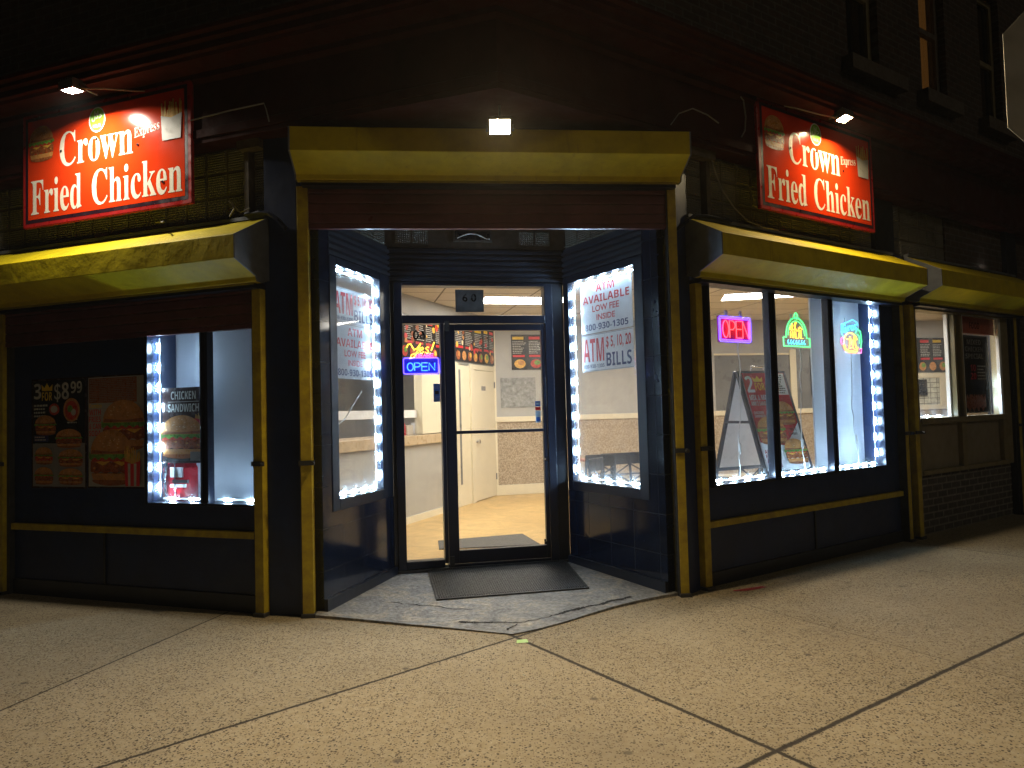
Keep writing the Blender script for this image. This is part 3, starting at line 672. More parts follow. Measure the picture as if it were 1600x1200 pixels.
MB().box(3.43, 4.30, .06, .066, 1.262, 2.44).build('pane', GLASS, wo); MB().box(4.50, 5.52, .06, .066, 1.262, 2.44).build('pane', GLASS, wo)
for q_ in ((4.27, 4.30, .07, .11), (4.50, 4.53, .02, .10), (5.46, 5.52, .02, .055)): MB().box(*q_, 1.262, 2.44).build('glazing_bead', WHITE, wo)

# --- inner walls
W = MB()
W.box(0, 12.5, 0, .15, 1.37, CEIL_Z); struct(W.build('inner_back_wall', WALLG, None, FK))
W = MB().box(0, 12.5, .012, .15, FLOOR_Z, 1.37); struct(W.build('wainscot_wall', SPECK, None, FK))
W = MB().box(-.02, 12.5, -.02, .011, 1.285, 1.372); W.box(-.02, 12.5, -.03, .011, FLOOR_Z, .245); W.box(-.05, .02, -.035, .0, FLOOR_Z, CEIL_Z)
for a, b_, c, d in ((4.0, 5.55, 2.36, 2.395), (5.53, 5.655, 1.372, 2.46), (8.10, 9.3, 1.89, 1.985), (8.77, 9.07, 1.372, 1.89), (7.9, 8.1, 1.372, 2.7)): W.box(a, b_, -.025, -.001, c, d)
struct(W.build('wall_trim', CREAM, None, FK, bevel=.004))
W = MB().box(4.02, 5.53, -.006, -.001, 1.372, 2.36).box(5.655, 6.6, -.006, -.001, 1.372, 2.46); struct(W.build('wall_panel', WALLD, None, FK))
W = MB().box(1.08, 1.50, 0, .12, FLOOR_Z, 2.2).box(-2.7, 3.04, 0, .15, 2.165, CEIL_Z); struct(W.build('inner_counter_wall', WALLG, None, FW))
W = MB().box(1.505, 1.60, -.02, .12, FLOOR_Z, 2.2).box(1.60, 2.02, 0.0, .12, FLOOR_Z, 2.2).box(2.02, 2.13, -.03, .12, FLOOR_Z, 2.2).box(.52, 1.079, .02, .14, 1.19, 2.165).box(2.13, 3.04, -.02, .12, 2.12, 2.2).box(1.08, 1.505, -.03, .0, FLOOR_Z, .24)
struct(W.build('wall_trim', CREAM, None, FW, bevel=.004))
W = MB().box(1.62, 1.68, -.012, 0, .4, 2.1); struct(W.build('wall_panel', WALLD, None, FW))
W = MB().box(-3.0, 3.04, 2.2, 2.35, FLOOR_Z, CEIL_Z).box(2.9, 3.04, .16, 2.19, FLOOR_Z, CEIL_Z); struct(W.build('kitchen_wall', WALLG, None, FW))
do = MB().box(2.135, 3.03, -.01, .03, FLOOR_Z+.01, 2.115).build('inner_door', DOORW, B, FW, bevel=.003)
MB().cyl((2.25, -.01, 1.0), .028, .05, 'y', 0, 16).cyl((2.20, -.01, 1.0), .016, .02, 'y').cyl((2.31, -.01, 1.02), .016, .02, 'y').build('knob', CHROME, do, smooth=True)
MB().box(2.46, 2.62, -.014, -.01, 1.80, 1.87).build('door_plate', GREYINK, do)
for q_ in (.35, 1.85): MB().box(2.98, 3.02, -.02, -.01, q_, q_+.1).build('hinge', STEEL, do)

# ================================================================== ROLLER SHUTTERS
def shutter(label, f, x0, x1, zt, rails, curtain_z=None, lip_h=None, latch=True, foot=True, endl=True):
    """zt: height of the box's front top edge. rails: (x0,x1) of the two guides"""
    t = thing('roller_shutter', label, 'roller shutter', f, (0, 0, 0), 'yellow roller shutters over the shopfront')
    b = zt-.17; lip = zt-.265
    sec = [(.02, zt+(.205 if f is not FE else .055)), (-.35, zt), (-.35, b), (-.125, lip), (-.115, lip-.035), (-.06, lip-.04), (.02, lip-.01)]
    h = MB()
    n = len(sec); v = [(x0, *p) for p in sec]+[(x1, *p) for p in sec]
    h.add(v, [(i, n+i, n+(i+1) % n, (i+1) % n) for i in range(n)], 0)
    h.build('shutter_box', YELLOW, t, bevel=.004)
    for xe, s_ in ((x0, -1), (x1, 1)):
        e = MB(); c = [(y-(0 if i else 0), z) for i, (y, z) in enumerate(sec)]
        e.profile(sec, xe-.012 if s_ < 0 else xe-.0005, xe+.0005 if s_ < 0 else xe+.012); e.build('end_plate', STEEL, t, bevel=.002)
    if f is not FE: MB().box(x0, x1, -.02, .03, zt+.195, zt+.222).build('top_flashing', STEEL, t)
    MB().box(x0+.03, x1-.03, -.10, .04, lip-.075, lip-.042).build('bottom_channel', BLACKF, t)
    MB().box(x0+.03, x1-.03, -.105, -.10, lip-.052, lip-.043).build('channel_edge', YELLOWW, t)
    for k, (a, c) in enumerate(rails):
        q = MB().box(a, c, -.035, .045, .02, lip-.06); q.build('guide_rail', YELLOWW, t, bevel=.004)
        gq = MB().box(c, c+.035, .0, .047, .0, lip-.06) if k == 0 and f is not FE else MB().box(a-.008, a-.0005, -.03, .046, .0, lip-.06)
        gq.build('rail_channel', STEELD, t)
        if foot: MB().box(a-.01, c+.012, -.055, .02, .0, .028).build('foot_bracket', STEELD, t, bevel=.004)
        if latch: MB().box(a-.012, c+.02, -.05, -.036, 1.10, 1.135).cyl((c+.01, -.055, 1.115), .014, .03, 'y').build('latch', STEELD, t)
    if curtain_z is not None:
        m = MB(); z = curtain_z; a, c = rails[0][1]-.01, rails[1][0]+.01
        m.box(a, c, -.012, .03, z, z+.035); z += .038
        while z < lip-.06:
            m.profile([(.02, z), (-.009, z+.002), (-.012, z+.012), (-.012, z+.062), (-.009, z+.073), (.02, z+.075)], a, c); z += .076
        m.build('shutter_curtain', MAROON, t)
    return t
shutter('large yellow roller shutter box over the corner entrance with maroon slats half lowered', FE, -.02, 2.868, 3.49, [(-.038, .043), (2.787, 2.855)], 2.853)
shutter('yellow roller shutter over the left window with dark maroon slats below', FL, -4.6, .06, 2.755, [(-2.752, -2.687), (-.05, .028)], 2.13)
shutter('yellow roller shutter rolled fully up over the three pane window with neon signs', FR, -.11, 2.99, 2.78, [(-.078, -.003), (3.045, 3.107)])
shutter('yellow roller shutter over the olive framed window at the far right', FR, 3.30, 5.95, 2.80, [(3.248, 3.328), (5.78, 5.85)], None)
# yellow cross rails on the two stall risers
tag(MB().box(-2.685, -.052, .012, .052, .552, .605).build('cross_rail', YELLOWW, None, FL, bevel=.003), 'thin yellow cross rail on the dark panel below the posters', 'rail')
tag(MB().box(.002, 3.04, .012, .052, .470, .522).build('cross_rail', YELLOWW, None, FR, bevel=.003), 'thin yellow cross rail below the three pane neon window', 'rail')

# ================================================================== FOOD PRINTS (flat pictures on posters and signs)
FOOD = [BUN, BUND, LETT, MEAT, TOMA, CHEE, FRY, SEED, WHITEINK, REDINK]
def wavy(x0, x1, zc, h, amp, n=16, ph=0):
    top = [(x0+(x1-x0)*i/n, zc+h/2+amp*math.sin(i*2.1+ph)) for i in range(n+1)]
    bot = [(x0+(x1-x0)*i/n, zc-h/2+amp*math.sin(i*1.7+ph+1)) for i in range(n+1)]
    return bot+top[::-1]
def burger(m, cx, z0, w, h, y, o=0, patty=3, cheese=True):
    e = .0006
    m.face([(cx+w*.46*math.cos(R_(a)), z0+h*.17+h*.17*math.sin(R_(a))) for a in range(180, 361, 15)]+[(cx+w*.47, z0+h*.22), (cx-w*.47, z0+h*.22)], y, o+0)
    m.face([(cx+w*.46*math.cos(R_(a)), z0+h*.10+h*.10*math.sin(R_(a))) for a in range(180, 361, 15)], y-e, o+1)
    m.face(wavy(cx-w*.49, cx+w*.49, z0+h*.33, h*.20, h*.02), y-2*e, o+patty)
    for k in range(7): m.disc(cx-w*.4+w*.13*k, z0+h*(.31+.04*(k % 3)), w*.035, h*.025, y-3*e, o+(1 if k % 2 else 0), 8)
    if cheese: m.face([(cx-w*.45, z0+h*.45), (cx-w*.2, z0+h*.36), (cx, z0+h*.44), (cx+w*.25, z0+h*.35), (cx+w*.45, z0+h*.45)], y-3.5*e, o+5)
    m.face(wavy(cx-w*.46, cx+w*.46, z0+h*.465, h*.07, h*.008, ph=1), y-4*e, o+4)
    m.face(wavy(cx-w*.52, cx+w*.52, z0+h*.53, h*.10, h*.028, 22, 2), y-5*e, o+2)
    m.face([(cx-w*.48, z0+h*.56), (cx+w*.48, z0+h*.56)]+[(cx+w*.48*math.cos(R_(a)), z0+h*.60+h*.40*math.sin(R_(a))) for a in range(0, 181, 12)], y-6*e, o+0)
    m.face([(cx-w*.47, z0+h*.57), (cx+w*.47, z0+h*.57), (cx+w*.44, z0+h*.64), (cx, z0+h*.605), (cx-w*.44, z0+h*.64)], y-6.5*e, o+1)
    rs = random.Random(int(cx*1000)+3)
    for k in range(16):
        a = rs.uniform(20, 160); r = rs.uniform(.2, .9)
        m.disc(cx+w*.44*r*math.cos(R_(a)), z0+h*.62+h*.35*r*math.sin(R_(a)), w*.014, h*.010, y-7*e, o+7, 6)
def fries(m, x, z, w, h, y, o=0, box=9, stripe=None):
    e = .0006; rs = random.Random(int(x*997)+5)
    for k in range(13):
        a = x+w*(.02+.075*k); t = rs.uniform(-.07, .07)*w; hh = h*rs.uniform(.72, 1.0); q = w*.07
        m.face([(a, z+h*.5), (a+q, z+h*.5), (a+q+t, z+hh), (a+t, z+hh)], y-e*(1+k % 4), o+6)
    m.face([(x+w*.06, z), (x+w*.94, z), (x+w, z+h*.62), (x+w*.5, z+h*.54), (x, z+h*.62)], y-6*e, o+box)
    if stripe is not None:
        for k in range(2): m.face([(x+w*(.24+.36*k), z+.001), (x+w*(.38+.36*k), z+.001), (x+w*(.38+.38*k), z+h*.55), (x+w*(.22+.38*k), z+h*.55)], y-7*e, o+stripe)
def lines(m, x0, x1, z0, z1, n, y, mi, rs, fill=.7, cols=1, t=.45):
    cw = (x1-x0)/cols
    for c in range(cols):
        for i in range(n):
            z = z1-(z1-z0)*(i+.5)/n; hh = (z1-z0)/n*t; x = x0+c*cw
            while x < x0+c*cw+cw*rs.uniform(fill*.7, fill*1.1):
                wl = rs.uniform(.05, .16)*cw+.004; m.rect(x, min(x+wl, x0+(c+1)*cw-.002), z-hh/2, z+hh/2, y, mi); x += wl+.03*cw+.002

# ================================================================== SHOP SIGNS
def shop_sign(f, x, z, label, lamp_glow=None):
    w, h = 1.80, .965
    t = thing('shop_sign', label, 'shop sign', f, (x, -.13, z), 'red shop name signs')
    b = MB().box(-w/2, w/2, 0, .03, 0, h); bo = b.build('sign_board', SIGNRIM, t, bevel=.006)
    MB().rect(-w/2+.035, w/2-.035, .035, h-.035, -.001, 0).build('dark_border', BLACKV, t)
    MB().rect(-w/2+.065, w/2-.065, .065, h-.065, -.002, 0).build('red_face', SIGNRED, t)
    m = MB(); y = -.0035
    m.text('Crown', 'serif', -.47, .465, .79, .29, y); m.text('Fried', 'serif', -.80, .10, .57, .295, y); m.text('Chicken', 'serif', -.115, .10, .925, .295, y)
    m.text('Express', 'serif', .335, .565, .255, .10, y, 0, 'l', .13)
    m.build('lettering', CREAMV, t)
    m = MB(); burger(m, -.675, .545, .28, .30, -.004); m.build('burger_picture', FOOD, t)
    m = MB(); fries(m, .61, .52, .205, .315, -.004, 0, 8); m.build('fries_picture', FOOD, t)
    m = MB().disc(-.055, .80, .088, .103, -.004, 0).disc(-.055, .80, .078, .093, -.0048, 1); eo = m.build('halal_emblem', [WHITE, GREENV], t)
    MB().text('\uFEDD\uFEFC\uFEA3', 'heavy', -.055, .785, .112, .085, -.0056, 0, 'c').text('HALAL', 'bold', -.055, .735, .085, .028, -.0056, 0, 'c').build('lettering', WHITE, eo)
    for px, pz in ((-.45, .60), (.37, .53), (.30, .925), (-.3, .925), (-.7, .925), (.62, .20), (-.06, .64)): MB().cyl((px, -.002, pz), .011, .006, 'y', 0, 10).build('screw', CHROME, t)
    return t
shop_sign(FL, -1.41, 3.10, 'red painted shop name sign with cream letters above the left window')
shop_sign(FR, 1.565, 3.125, 'red painted shop name sign with cream letters above the neon window')

# ================================================================== FLOOD LAMPS
def flood(label, f, loc, tilt, yaw, mat, w=.15, h=.10, cable=None, arm=None, hood=.012):
    t = thing('flood_lamp', label, 'flood lamp', f, loc, 'flood lamps on the front of the building')
    hd = bpy.data.objects.new('x', None)
    R3 = Matrix.Rotation(R_(yaw), 4, 'Z') @ Matrix.Rotation(R_(tilt), 4, 'X')
    b = MB().box(-w/2-.012, w/2+.012, 0.0, .03, -h/2-.012, h/2+.012, 0)
    for k in range(6): b.box(-w/2+w*k/5-.004, -w/2+w*k/5+.004, .03, .05, -h/2, h/2)
    b.box(-w/2-.012, w/2+.012, -hood, 0.001, h/2, h/2+.012).box(-w/2-.012, w/2+.012, -hood, .001, -h/2-.012, -h/2).box(-w/2-.012, -w/2, -hood, .001, -h/2, h/2).box(w/2, w/2+.012, -hood, .001, -h/2, h/2)
    o = b.build('lamp_head', PINKGL, t); o.matrix_local = R3
    l = MB().rect(-w/2, w/2, -h/2, h/2, -.003).build('lens', mat, o)
    MB().box(-w/2-.03, -w/2-.014, .0, .045, -.012, .012).box(w/2+.014, w/2+.03, .0, .045, -.012, .012).box(-w/2-.03, w/2+.03, .045, .06, -.012, .012).build('yoke', STEELD, t)
    if arm:
        MB().tube(arm, .009).build('bracket', STEELD, t)
    if cable: MB().tube(cable, .006).build('cable', CABLE, t)
    bpy.data.objects.remove(hd)
    return t
# tilt > 0 turns the lens (facing -y, the street) downwards
flood('bright flood lamp hanging above the middle of the corner entrance shutter', FI, (-.035, 4.79, 3.375), 38, 2, F_WARM, .132, .095, None, [(0, .02, .05), (0, .06, .12), (0, .10, .19)])
flood('small flood lamp on a thin arm above the burger on the left red sign', FL, (-1.36, -.44, 4.02), 94, 0, F_LEFT, .12, .09, [(.03, .0, .0), (.12, .01, -.03), (.25, .07, -.03), (.38, .24, .0), (.40, .30, .02)], [(0, .0, .02), (0, .05, .03), (0, .22, .03)], .03)
flood('small lit flood lamp on a thin arm above the right red sign', FR, (1.65, -.33, 4.055), 76, 0, F_RIGHT, .12, .09, [(-.03, .0, .0), (-.12, .01, -.035), (-.3, .05, -.03), (-.55, .12, .0), (-.65, .16, .01)], [(0, .0, .015), (0, .05, .02), (0, .14, .02)], .03)

# ================================================================== NEON SIGNS
def arc(cx, cz, rx, rz, a0, a1, y=0, n=18): return [(cx+rx*math.cos(R_(a0+(a1-a0)*i/n)), y, cz+rz*math.sin(R_(a0+(a1-a0)*i/n))) for i in range(n+1)]
STROKES = {
 'O': [[(.5+.5*math.cos(a*math.pi/10), .5+.5*math.sin(a*math.pi/10)) for a in range(21)]],
 'P': [[(0, 0), (0, 1), (.6, 1), (.9, .9), (1, .75), (.9, .6), (.6, .48), (0, .48)]],
 'E': [[(1, 1), (0, 1), (0, 0), (1, 0)], [(0, .52), (.9, .52)]],
 'N': [[(0, 0), (0, 1), (1, 0), (1, 1)]], 'H': [[(0, 0), (0, 1)], [(1, 0), (1, 1)], [(0, .5), (1, .5)]], 'A': [[(0, 0), (.5, 1), (1, 0)], [(.2, .38), (.8, .38)]],
 'L': [[(0, 1), (0, 0), (1, 0)]], 'W': [[(0, 1), (.25, 0), (.5, .8), (.75, 0), (1, 1)]], 'R': [[(0, 0), (0, 1), (.7, 1), (1, .8), (.7, .5), (0, .5)], [(.5, .5), (1, 0)]],
 'G': [[(1, .85), (.7, 1), (.3, 1), (0, .7), (0, .3), (.3, 0), (.7, 0), (1, .25), (1, .45), (.6, .45)]],
 'y': [[(0, .6), (.45, .05)], [(1, .6), (.45, .05), (.1, -.35)]], 'r': [[(0, 0), (0, .6)], [(0, .4), (.4, .6), (.8, .6)]], 'o': [[(.5+.5*math.cos(a*math.pi/6), .3+.3*math.sin(a*math.pi/6)) for a in range(13)]],
 's': [[(1, .55), (.5, .62), (.1, .5), (.5, .32), (.95, .18), (.5, 0), (0, .06)]],
 'Y': [[(-.05, .75), (.05, .98), (.25, 1), (.3, .7), (.38, .5), (.6, .52), (.8, .75)], [(1.0, 1.0), (.75, .5), (.5, -.05), (.2, -.4), (-.05, -.35), (.0, -.1), (.6, .15)]],
 'e': [[(0, .28), (.6, .36), (.95, .48), (.7, .62), (.3, .58), (.02, .3), (.2, .02), (.6, 0), (1, .2)]],
 'S': [[(1, .6), (.55, .65), (.2, .5), (.7, .3), (.9, .1), (.5, -.02), (0, .1)]],
 '!': [[(.9, 1.05), (.35, .3)], [(.22, .08), (.18, .02)]],
}
def neon_text(m, txt, x, z, w, h, y, r, mi=0, gap=.25, slope=0):
    n = len(txt); cw = w/(n+gap*(n-1)); 
    for i, c in enumerate(txt):
        for st in STROKES[c]:
            xx = x+i*cw*(1+gap)
            m.tube([(xx+p[0]*cw, y, z+p[1]*h+(xx-x+p[0]*cw)*slope) for p in st], r, mi, 6)
def rrect(x0, x1, z0, z1, y, q): 
    p = []
    for cx, cz, a in ((x1-q, z0+q, -90), (x1-q, z1-q, 0), (x0+q, z1-q, 90), (x0+q, z0+q, 180)): p += arc(cx, cz, q, q, a, a+90, y, 4)
    return p
def neon(label, f, loc): return thing('neon_sign', label, 'neon sign', f, loc, 'neon signs hung in the windows')
def cord(t, x, z0, z1, seed, y=.0, knot=None):
    rs = random.Random(seed); n = 14
    p = [(x+(.0 if i == 0 else rs.uniform(-.012, .012)+.05*math.sin(i*.33+seed)*i/n), y, z0+(z1-z0)*i/n) for i in range(n+1)]
    MB().tube(p, .0045).build('power_cord', CABLEW, t)
    q = p[11]; MB().tube([(q[0], y, q[2]+.05), (q[0]+.003, y, q[2]+.03), (q[0]+.006, y, q[2]-.03), (q[0]+.008, y, q[2]-.05)], [.004, .013, .013, .004]).build('cord_switch', WHITE, t)
t = neon('red and blue rectangular neon OPEN sign in the first window pane', FR, (.53, .075, 1.992))
MB().box(-.215, .215, .012, .017, 0, .225).build('backing_plate', PLATER, t)
m = MB(); m.tube(rrect(-.205, .205, .008, .217, 0, .02), .0065, 0, 8, True); m.tube(rrect(-.19, .19, .022, .203, 0, .015), .004, 0, 8, True); m.build('blue_tube', N_BLUE, t)
m = MB(); neon_text(m, 'OPEN', -.165, .04, .335, .145, -.004, .0055, 0, .18); m.build('letter_tube', N_RED, t)
m = MB().box(-.12, -.09, .005, .012, .225, .275).box(.07, .10, .005, .012, .225, .275); m.build('hanging_tab', WHITE, t)
cord(t, .03, 0, -1.15, 1)
t = neon('green domed neon halal sign in the middle window pane', FR, (1.40, .075, 1.975))
MB().plate([(-.20, 0), (.20, 0), (.20, .10), (.15, .14), (.13, .22), (.06, .27), (.03, .32), (-.03, .32), (-.06, .27), (-.13, .22), (-.15, .14), (-.20, .10)], .012, .017).build('backing_plate', ACRYL, t)
m = MB()
m.tube(arc(0, .11, .155, .165, 0, 180, 0, 20), .006); m.tube(arc(0, .11, .125, .135, 0, 180, 0, 20), .0045); m.tube(arc(0, .29, .022, .03, -60, 240, 0, 12), .006)
m.tube([(-.155, 0, .11), (-.155, 0, .09), (-.20, 0, .09), (-.20, 0, .01), (.20, 0, .01), (.20, 0, .09), (.155, 0, .09), (.155, 0, .11)], .006)
m.build('green_tube', N_GRN, t)
m = MB(); neon_text(m, 'HALAL', -.095, .085, .19, .06, -.003, .0042, 0, .3)
m.tube([(.09, 0, .17), (.05, 0, .19), (.03, 0, .165), (.075, 0, .155), (.0, 0, .155), (-.03, 0, .20), (-.01, 0, .23)], .0045); m.tube([(.0, 0, .235), (-.03, 0, .16), (-.06, 0, .16), (-.065, 0, .225)], .0045); m.tube([(-.065, 0, .16), (-.09, 0, .16), (-.095, 0, .20)], .0045)
m.build('yellow_tube', N_YEL, t)
m = MB()
for k in range(7): m.tube(arc(-.125+.041*k, .048, .013, .02, 90, 330+40*(k % 2), -.002, 8), .0038)
m.build('cyan_tube', N_CYAN, t)
MB().box(-.075, -.06, .005, .012, .26, .31).box(.06, .075, .005, .012, .26, .31).build('hanging_tab', WHITE, t)
cord(t, .04, 0, -1.13, 2)
t = neon('small multicoloured neon gyros sign in the third window pane', FR, (2.31, .075, 1.945))
MB().plate([(-.14, .02), (.12, 0), (.18, .02), (.20, .22), (.12, .29), (-.02, .30), (-.17, .27), (-.19, .10)], .012, .017).build('backing_plate', ACRYL, t)
m = MB(); neon_text(m, 'Gyros', -.155, .20, .24, .075, -.003, .006, 0, .15, .18); m.tube([(-.14, 0, .15), (-.175, 0, .19), (-.17, 0, .28), (-.10, 0, .295), (.03, 0, .335), (.10, 0, .31), (.12, 0, .285)], .005); m.build('cyan_tube', N_CYAN, t)
m = MB(); m.tube(arc(-.02, .10, .12, .10, 20, 215, 0, 14)+[(-.06, 0, .02), (.08, 0, .015), (.10, 0, .06)], .006); m.tube([(-.05, 0, .05), (-.03, 0, .16), (.02, 0, .06), (.05, 0, .17), (.07, 0, .05)], .0055); m.tube([(-.09, 0, .14), (-.02, 0, .13), (.04, 0, .12)], .005); m.build('yellow_tube', N_YEL, t)
m = MB(); m.tube([(-.06, 0, .04), (.0, 0, .055), (.05, 0, .035), (.09, 0, .04)], .005); m.tube([(-.16, 0, .09), (-.13, 0, .03), (-.09, 0, .005), (.06, 0, .0)], .005); m.build('orange_tube', N_ORA, t)
m = MB(); m.tube(arc(-.165, .115, .025, .035, 0, 350, 0, 12), .005); m.tube([(.10, 0, .0), (.16, 0, .005), (.17, 0, .05), (.13, 0, .04)], .005); m.build('pink_tube', N_PINK, t)
m = MB(); m.tube([(.07, 0, .20), (.11, 0, .245), (.16, 0, .22), (.175, 0, .12), (.155, 0, .05)], .006); m.tube([(.10, 0, .19), (.14, 0, .17), (.14, 0, .10)], .0045); m.build('green_tube', N_GRN, t)
MB().box(-.10, -.085, .005, .012, .30, .35).box(.125, .14, .005, .012, .27, .32).build('hanging_tab', WHITE, t)
cord(t, -.02, 0, -1.1, 3)
t = neon('yellow and blue neon Yes We Are Open sign in the door sidelight', FD, (.272, .09, 1.815))
MB().box(-.165, .165, .012, .017, 0, .155).build('backing_plate', PLATEB, t); MB().plate([(-.14, .155), (.13, .155), (.12, .30), (-.12, .29)], .012, .017).build('backing_plate', ACRYL, t)
m = MB(); m.tube(rrect(-.16, .16, .006, .150, 0, .02), .0065, 0, 8, True); m.build('blue_tube', N_BLUE, t)
m = MB(); neon_text(m, 'OPEN', -.125, .035, .25, .07, -.004, .006, 0, .22); m.build('letter_tube', N_SKY, t)
m = MB(); m.tube([(-.128, -.004, .245), (-.115, -.004, .275), (-.09, -.004, .28), (-.075, -.004, .25), (-.06, -.004, .225), (-.03, -.004, .24), (-.005, -.004, .275)], .006)
m.tube([(.0, -.004, .285), (-.03, -.004, .215), (-.06, -.004, .16), (-.10, -.004, .145), (-.085, -.004, .18), (-.02, -.004, .20)], .006)
neon_text(m, 'eS', -.01, .195, .085, .085, -.004, .0055, 0, .25); m.tube([(.125, -.004, .295), (.095, -.004, .215)], .006); m.tube([(.088, -.004, .197), (.086, -.004, .190)], .006); m.build('yellow_tube', N_YEL, t)
m = MB(); neon_text(m, 'WEARE', -.045, .158, .16, .03, -.003, .0042, 0, .25); m.build('pink_tube', N_PINK, t)

# ================================================================== LED LIGHT STRIPS
def led_module():
    m = MB().box(-.032, .032, .006, .012, -.007, .007, 0)
    m.tube([(-.034, 0, 0), (-.028, 0, 0), (.028, 0, 0), (.034, 0, 0)], [.004, .009, .009, .004], 1, 8)
    return m
_led = None
def led_strip(label, f, runs, y=.072, pitch=.15):
    """runs: lists of (x,z) along which the strip is laid; the lenses face the street"""
    global _led
    t = thing('led_light_strip', label, 'light strip', f, (0, y, 0), 'white LED strips round the windows')
    w = MB()
    for (x0, z0), (x1, z1) in runs:
        d = Vector((x1-x0, 0, z1-z0)); n = max(1, int(d.length/pitch)); q = d.normalized().cross(Vector((0, 1, 0)))*.006
        a, b_ = Vector((x0, .008, z0)), Vector((x1, .008, z1))
        w.poly([a-q, b_-q, b_+q, a+q])
        ang = math.atan2(d.z, d.x)
        for i in range(n):
            if _led is None: o = led_module().build('led_module', [WHITE, LEDM], t); _led = o
            else:
                o = _led.copy(); COL.objects.link(o); o.parent = t
            u = (i+.5)/n
            o.matrix_local = Matrix.Translation((x0+d.x*u, 0, z0+d.z*u)) @ Matrix.Rotation(-ang, 4, 'Y')
    w.build('strip_tape', TAPE, t)
led_strip('white LED strip up the left side and along the bottom of the left window', FL, [((-1.055, .845), (-1.055, 2.12)), ((-1.03, .835), (-.60, .835)), ((-.49, .835), (-.05, .835))])
led_strip('white LED strip framing the window on the left of the door', FA, [((.93, .86), (.93, 2.60)), ((.27, .845), (.92, .845)), ((.27, 2.605), (.92, 2.605))], .036)
led_strip('white LED strip framing the window on the right of the door', FB, [((.125, .83), (.125, 2.60)), ((.13, .83), (1.02, .83)), ((.13, 2.605), (1.02, 2.605))], .036)
led_strip('white LED strip along the bottom and right of the neon window', FR, [((.15, .835), (.88, .835)), ((1.01, .835), (1.79, .835)), ((1.89, .835), (2.66, .835)), ((2.655, .86), (2.655, 2.44))])
led_strip('short white LED strip behind the dark poster at the far right', FR, [((5.40, 1.30), (5.40, 1.75)), ((3.46, 1.275), (4.25, 1.275))], .14, .2)

# ================================================================== POSTERS AND BOARDS
PM = [PAPER, REDINK, NAVYINK, BLACKINK]
def atm_available(label, f, x, z, y, w=.76, h=.47):
    t = thing('atm_poster', label, 'poster', f, (x, y, z), 'white ATM notices in the entrance windows')
    MB().box(0, w, 0, .004, 0, h).build('sheet', NOTICE, t)
    m = MB(); k = -.0008
    m.text('ATM', 'bold', w/2, h*.80, w*.36, h*.15, k, 0, 'c').text('AVAILABLE', 'bold', w/2, h*.59, w*.90, h*.15, k, 0, 'c').text('LOW FEE', 'heavy', w/2, h*.41, w*.52, h*.125, k, 0, 'c').text('INSIDE', 'heavy', w/2, h*.24, w*.36, h*.115, k, 0, 'c')
    m.text('800-930-1305', 'bold', w/2, h*.055, w*.84, h*.125, k, 1, 'c').build('lettering', [REDINK, NAVYINK], t); return t
def atm_bills(label, f, x, z, y, w=.76, h=.33):
    t = thing('atm_poster', label, 'poster', f, (x, y, z), 'white ATM notices in the entrance windows')
    MB().box(0, w, 0, .004, 0, h).build('sheet', NOTICE, t)
    m = MB(); k = -.0008
    m.text('ATM', 'bold', w*.03, h*.26, w*.42, h*.62, k).text('$ 5, 10, 20', 'heavy', w*.49, h*.55, w*.47, h*.34, k).text('BILLS', 'bold', w*.49, h*.10, w*.47, h*.36, k, 1).text('800-930-1305', 'bold', w*.03, h*.09, w*.42, h*.10, k, 1)
    m.rect(w*.47, w*.472, .01, h-.01, k, 1).rect(.008, w-.008, h-.008, h-.005, k, 1).rect(.008, w-.008, .005, .008, k, 1); m.build('lettering', [REDINK, NAVYINK], t); return t
atm_available('ATM AVAILABLE notice at the top of the window right of the door', FB, .185, 2.14, .07, .735, .46)
atm_bills('ATM BILLS notice under another notice right of the door', FB, .185, 1.795, .07, .735, .335)
atm_bills('ATM BILLS notice at the top of the window left of the door', FA, .325, 2.205, .07, .665, .285)
atm_available('ATM AVAILABLE notice under another notice left of the door', FA, .325, 1.755, .07, .665, .44)
# three for eight ninety-nine poster and burger poster on the dark wall
t = thing('menu_poster', 'dark glossy sandwich offer poster, left one of the pair on the left wall', 'poster', FL, (-2.445, .045, .907), 'food posters on the left wall')
MB().box(0, .635, 0, .004, 0, .932).build('sheet', POSTERB, t)
m = MB(); k = -.0012
m.rect(.015, .62, .38, .917, -.0006, 3).rect(.015, .62, .015, .38, -.0006, 4)
m.text('3', 'bold', .03, .76, .085, .135, k, 0).text('FOR', 'bold', .125, .745, .12, .075, k, 1).text('$8', 'bold', .27, .73, .17, .165, k, 0).text('99', 'bold', .46, .80, .13, .10, k, 0)
m.face([(.125, .83), (.245, .83), (.25, .885), (.215, .855), (.185, .895), (.155, .855), (.12, .885)], k, 1)
rs = random.Random(5); lines(m, .03, .20, .60, .72, 4, k, 0, rs, .9, 1, .5); m.rect(.03, .20, .395, .45, k, 2); lines(m, .04, .19, .40, .445, 2, k-.001, 0, rs, .9)
lines(m, .42, .58, .54, .62, 3, k, 0, rs, .9)
m.build('print', [WHITEINK, YELINK, NAVYINK, POSTERD, GREYINK], t)
m = MB(); k = -.0022
burger(m, .17, .45, .25, .17, k); burger(m, .44, .34, .30, .16, k, 0, 3, False); burger(m, .15, .20, .21, .15, k, 0, 4); burger(m, .46, .18, .28, .15, k); burger(m, .15, .03, .22, .15, k, 0, 3, False); burger(m, .46, .03, .28, .14, k, 0, 1)
m.disc(.47, .66, .095, .10, k, 0).disc(.47, .655, .075, .08, k-.001, 4).disc(.455, .67, .03, .03, k-.002, 2).disc(.495, .64, .028, .028, k-.002, 8).disc(.27, .67, .06, .05, k, 4).disc(.27, .67, .04, .03, k-.001, 8)
m.build('food_picture', FOOD, t)
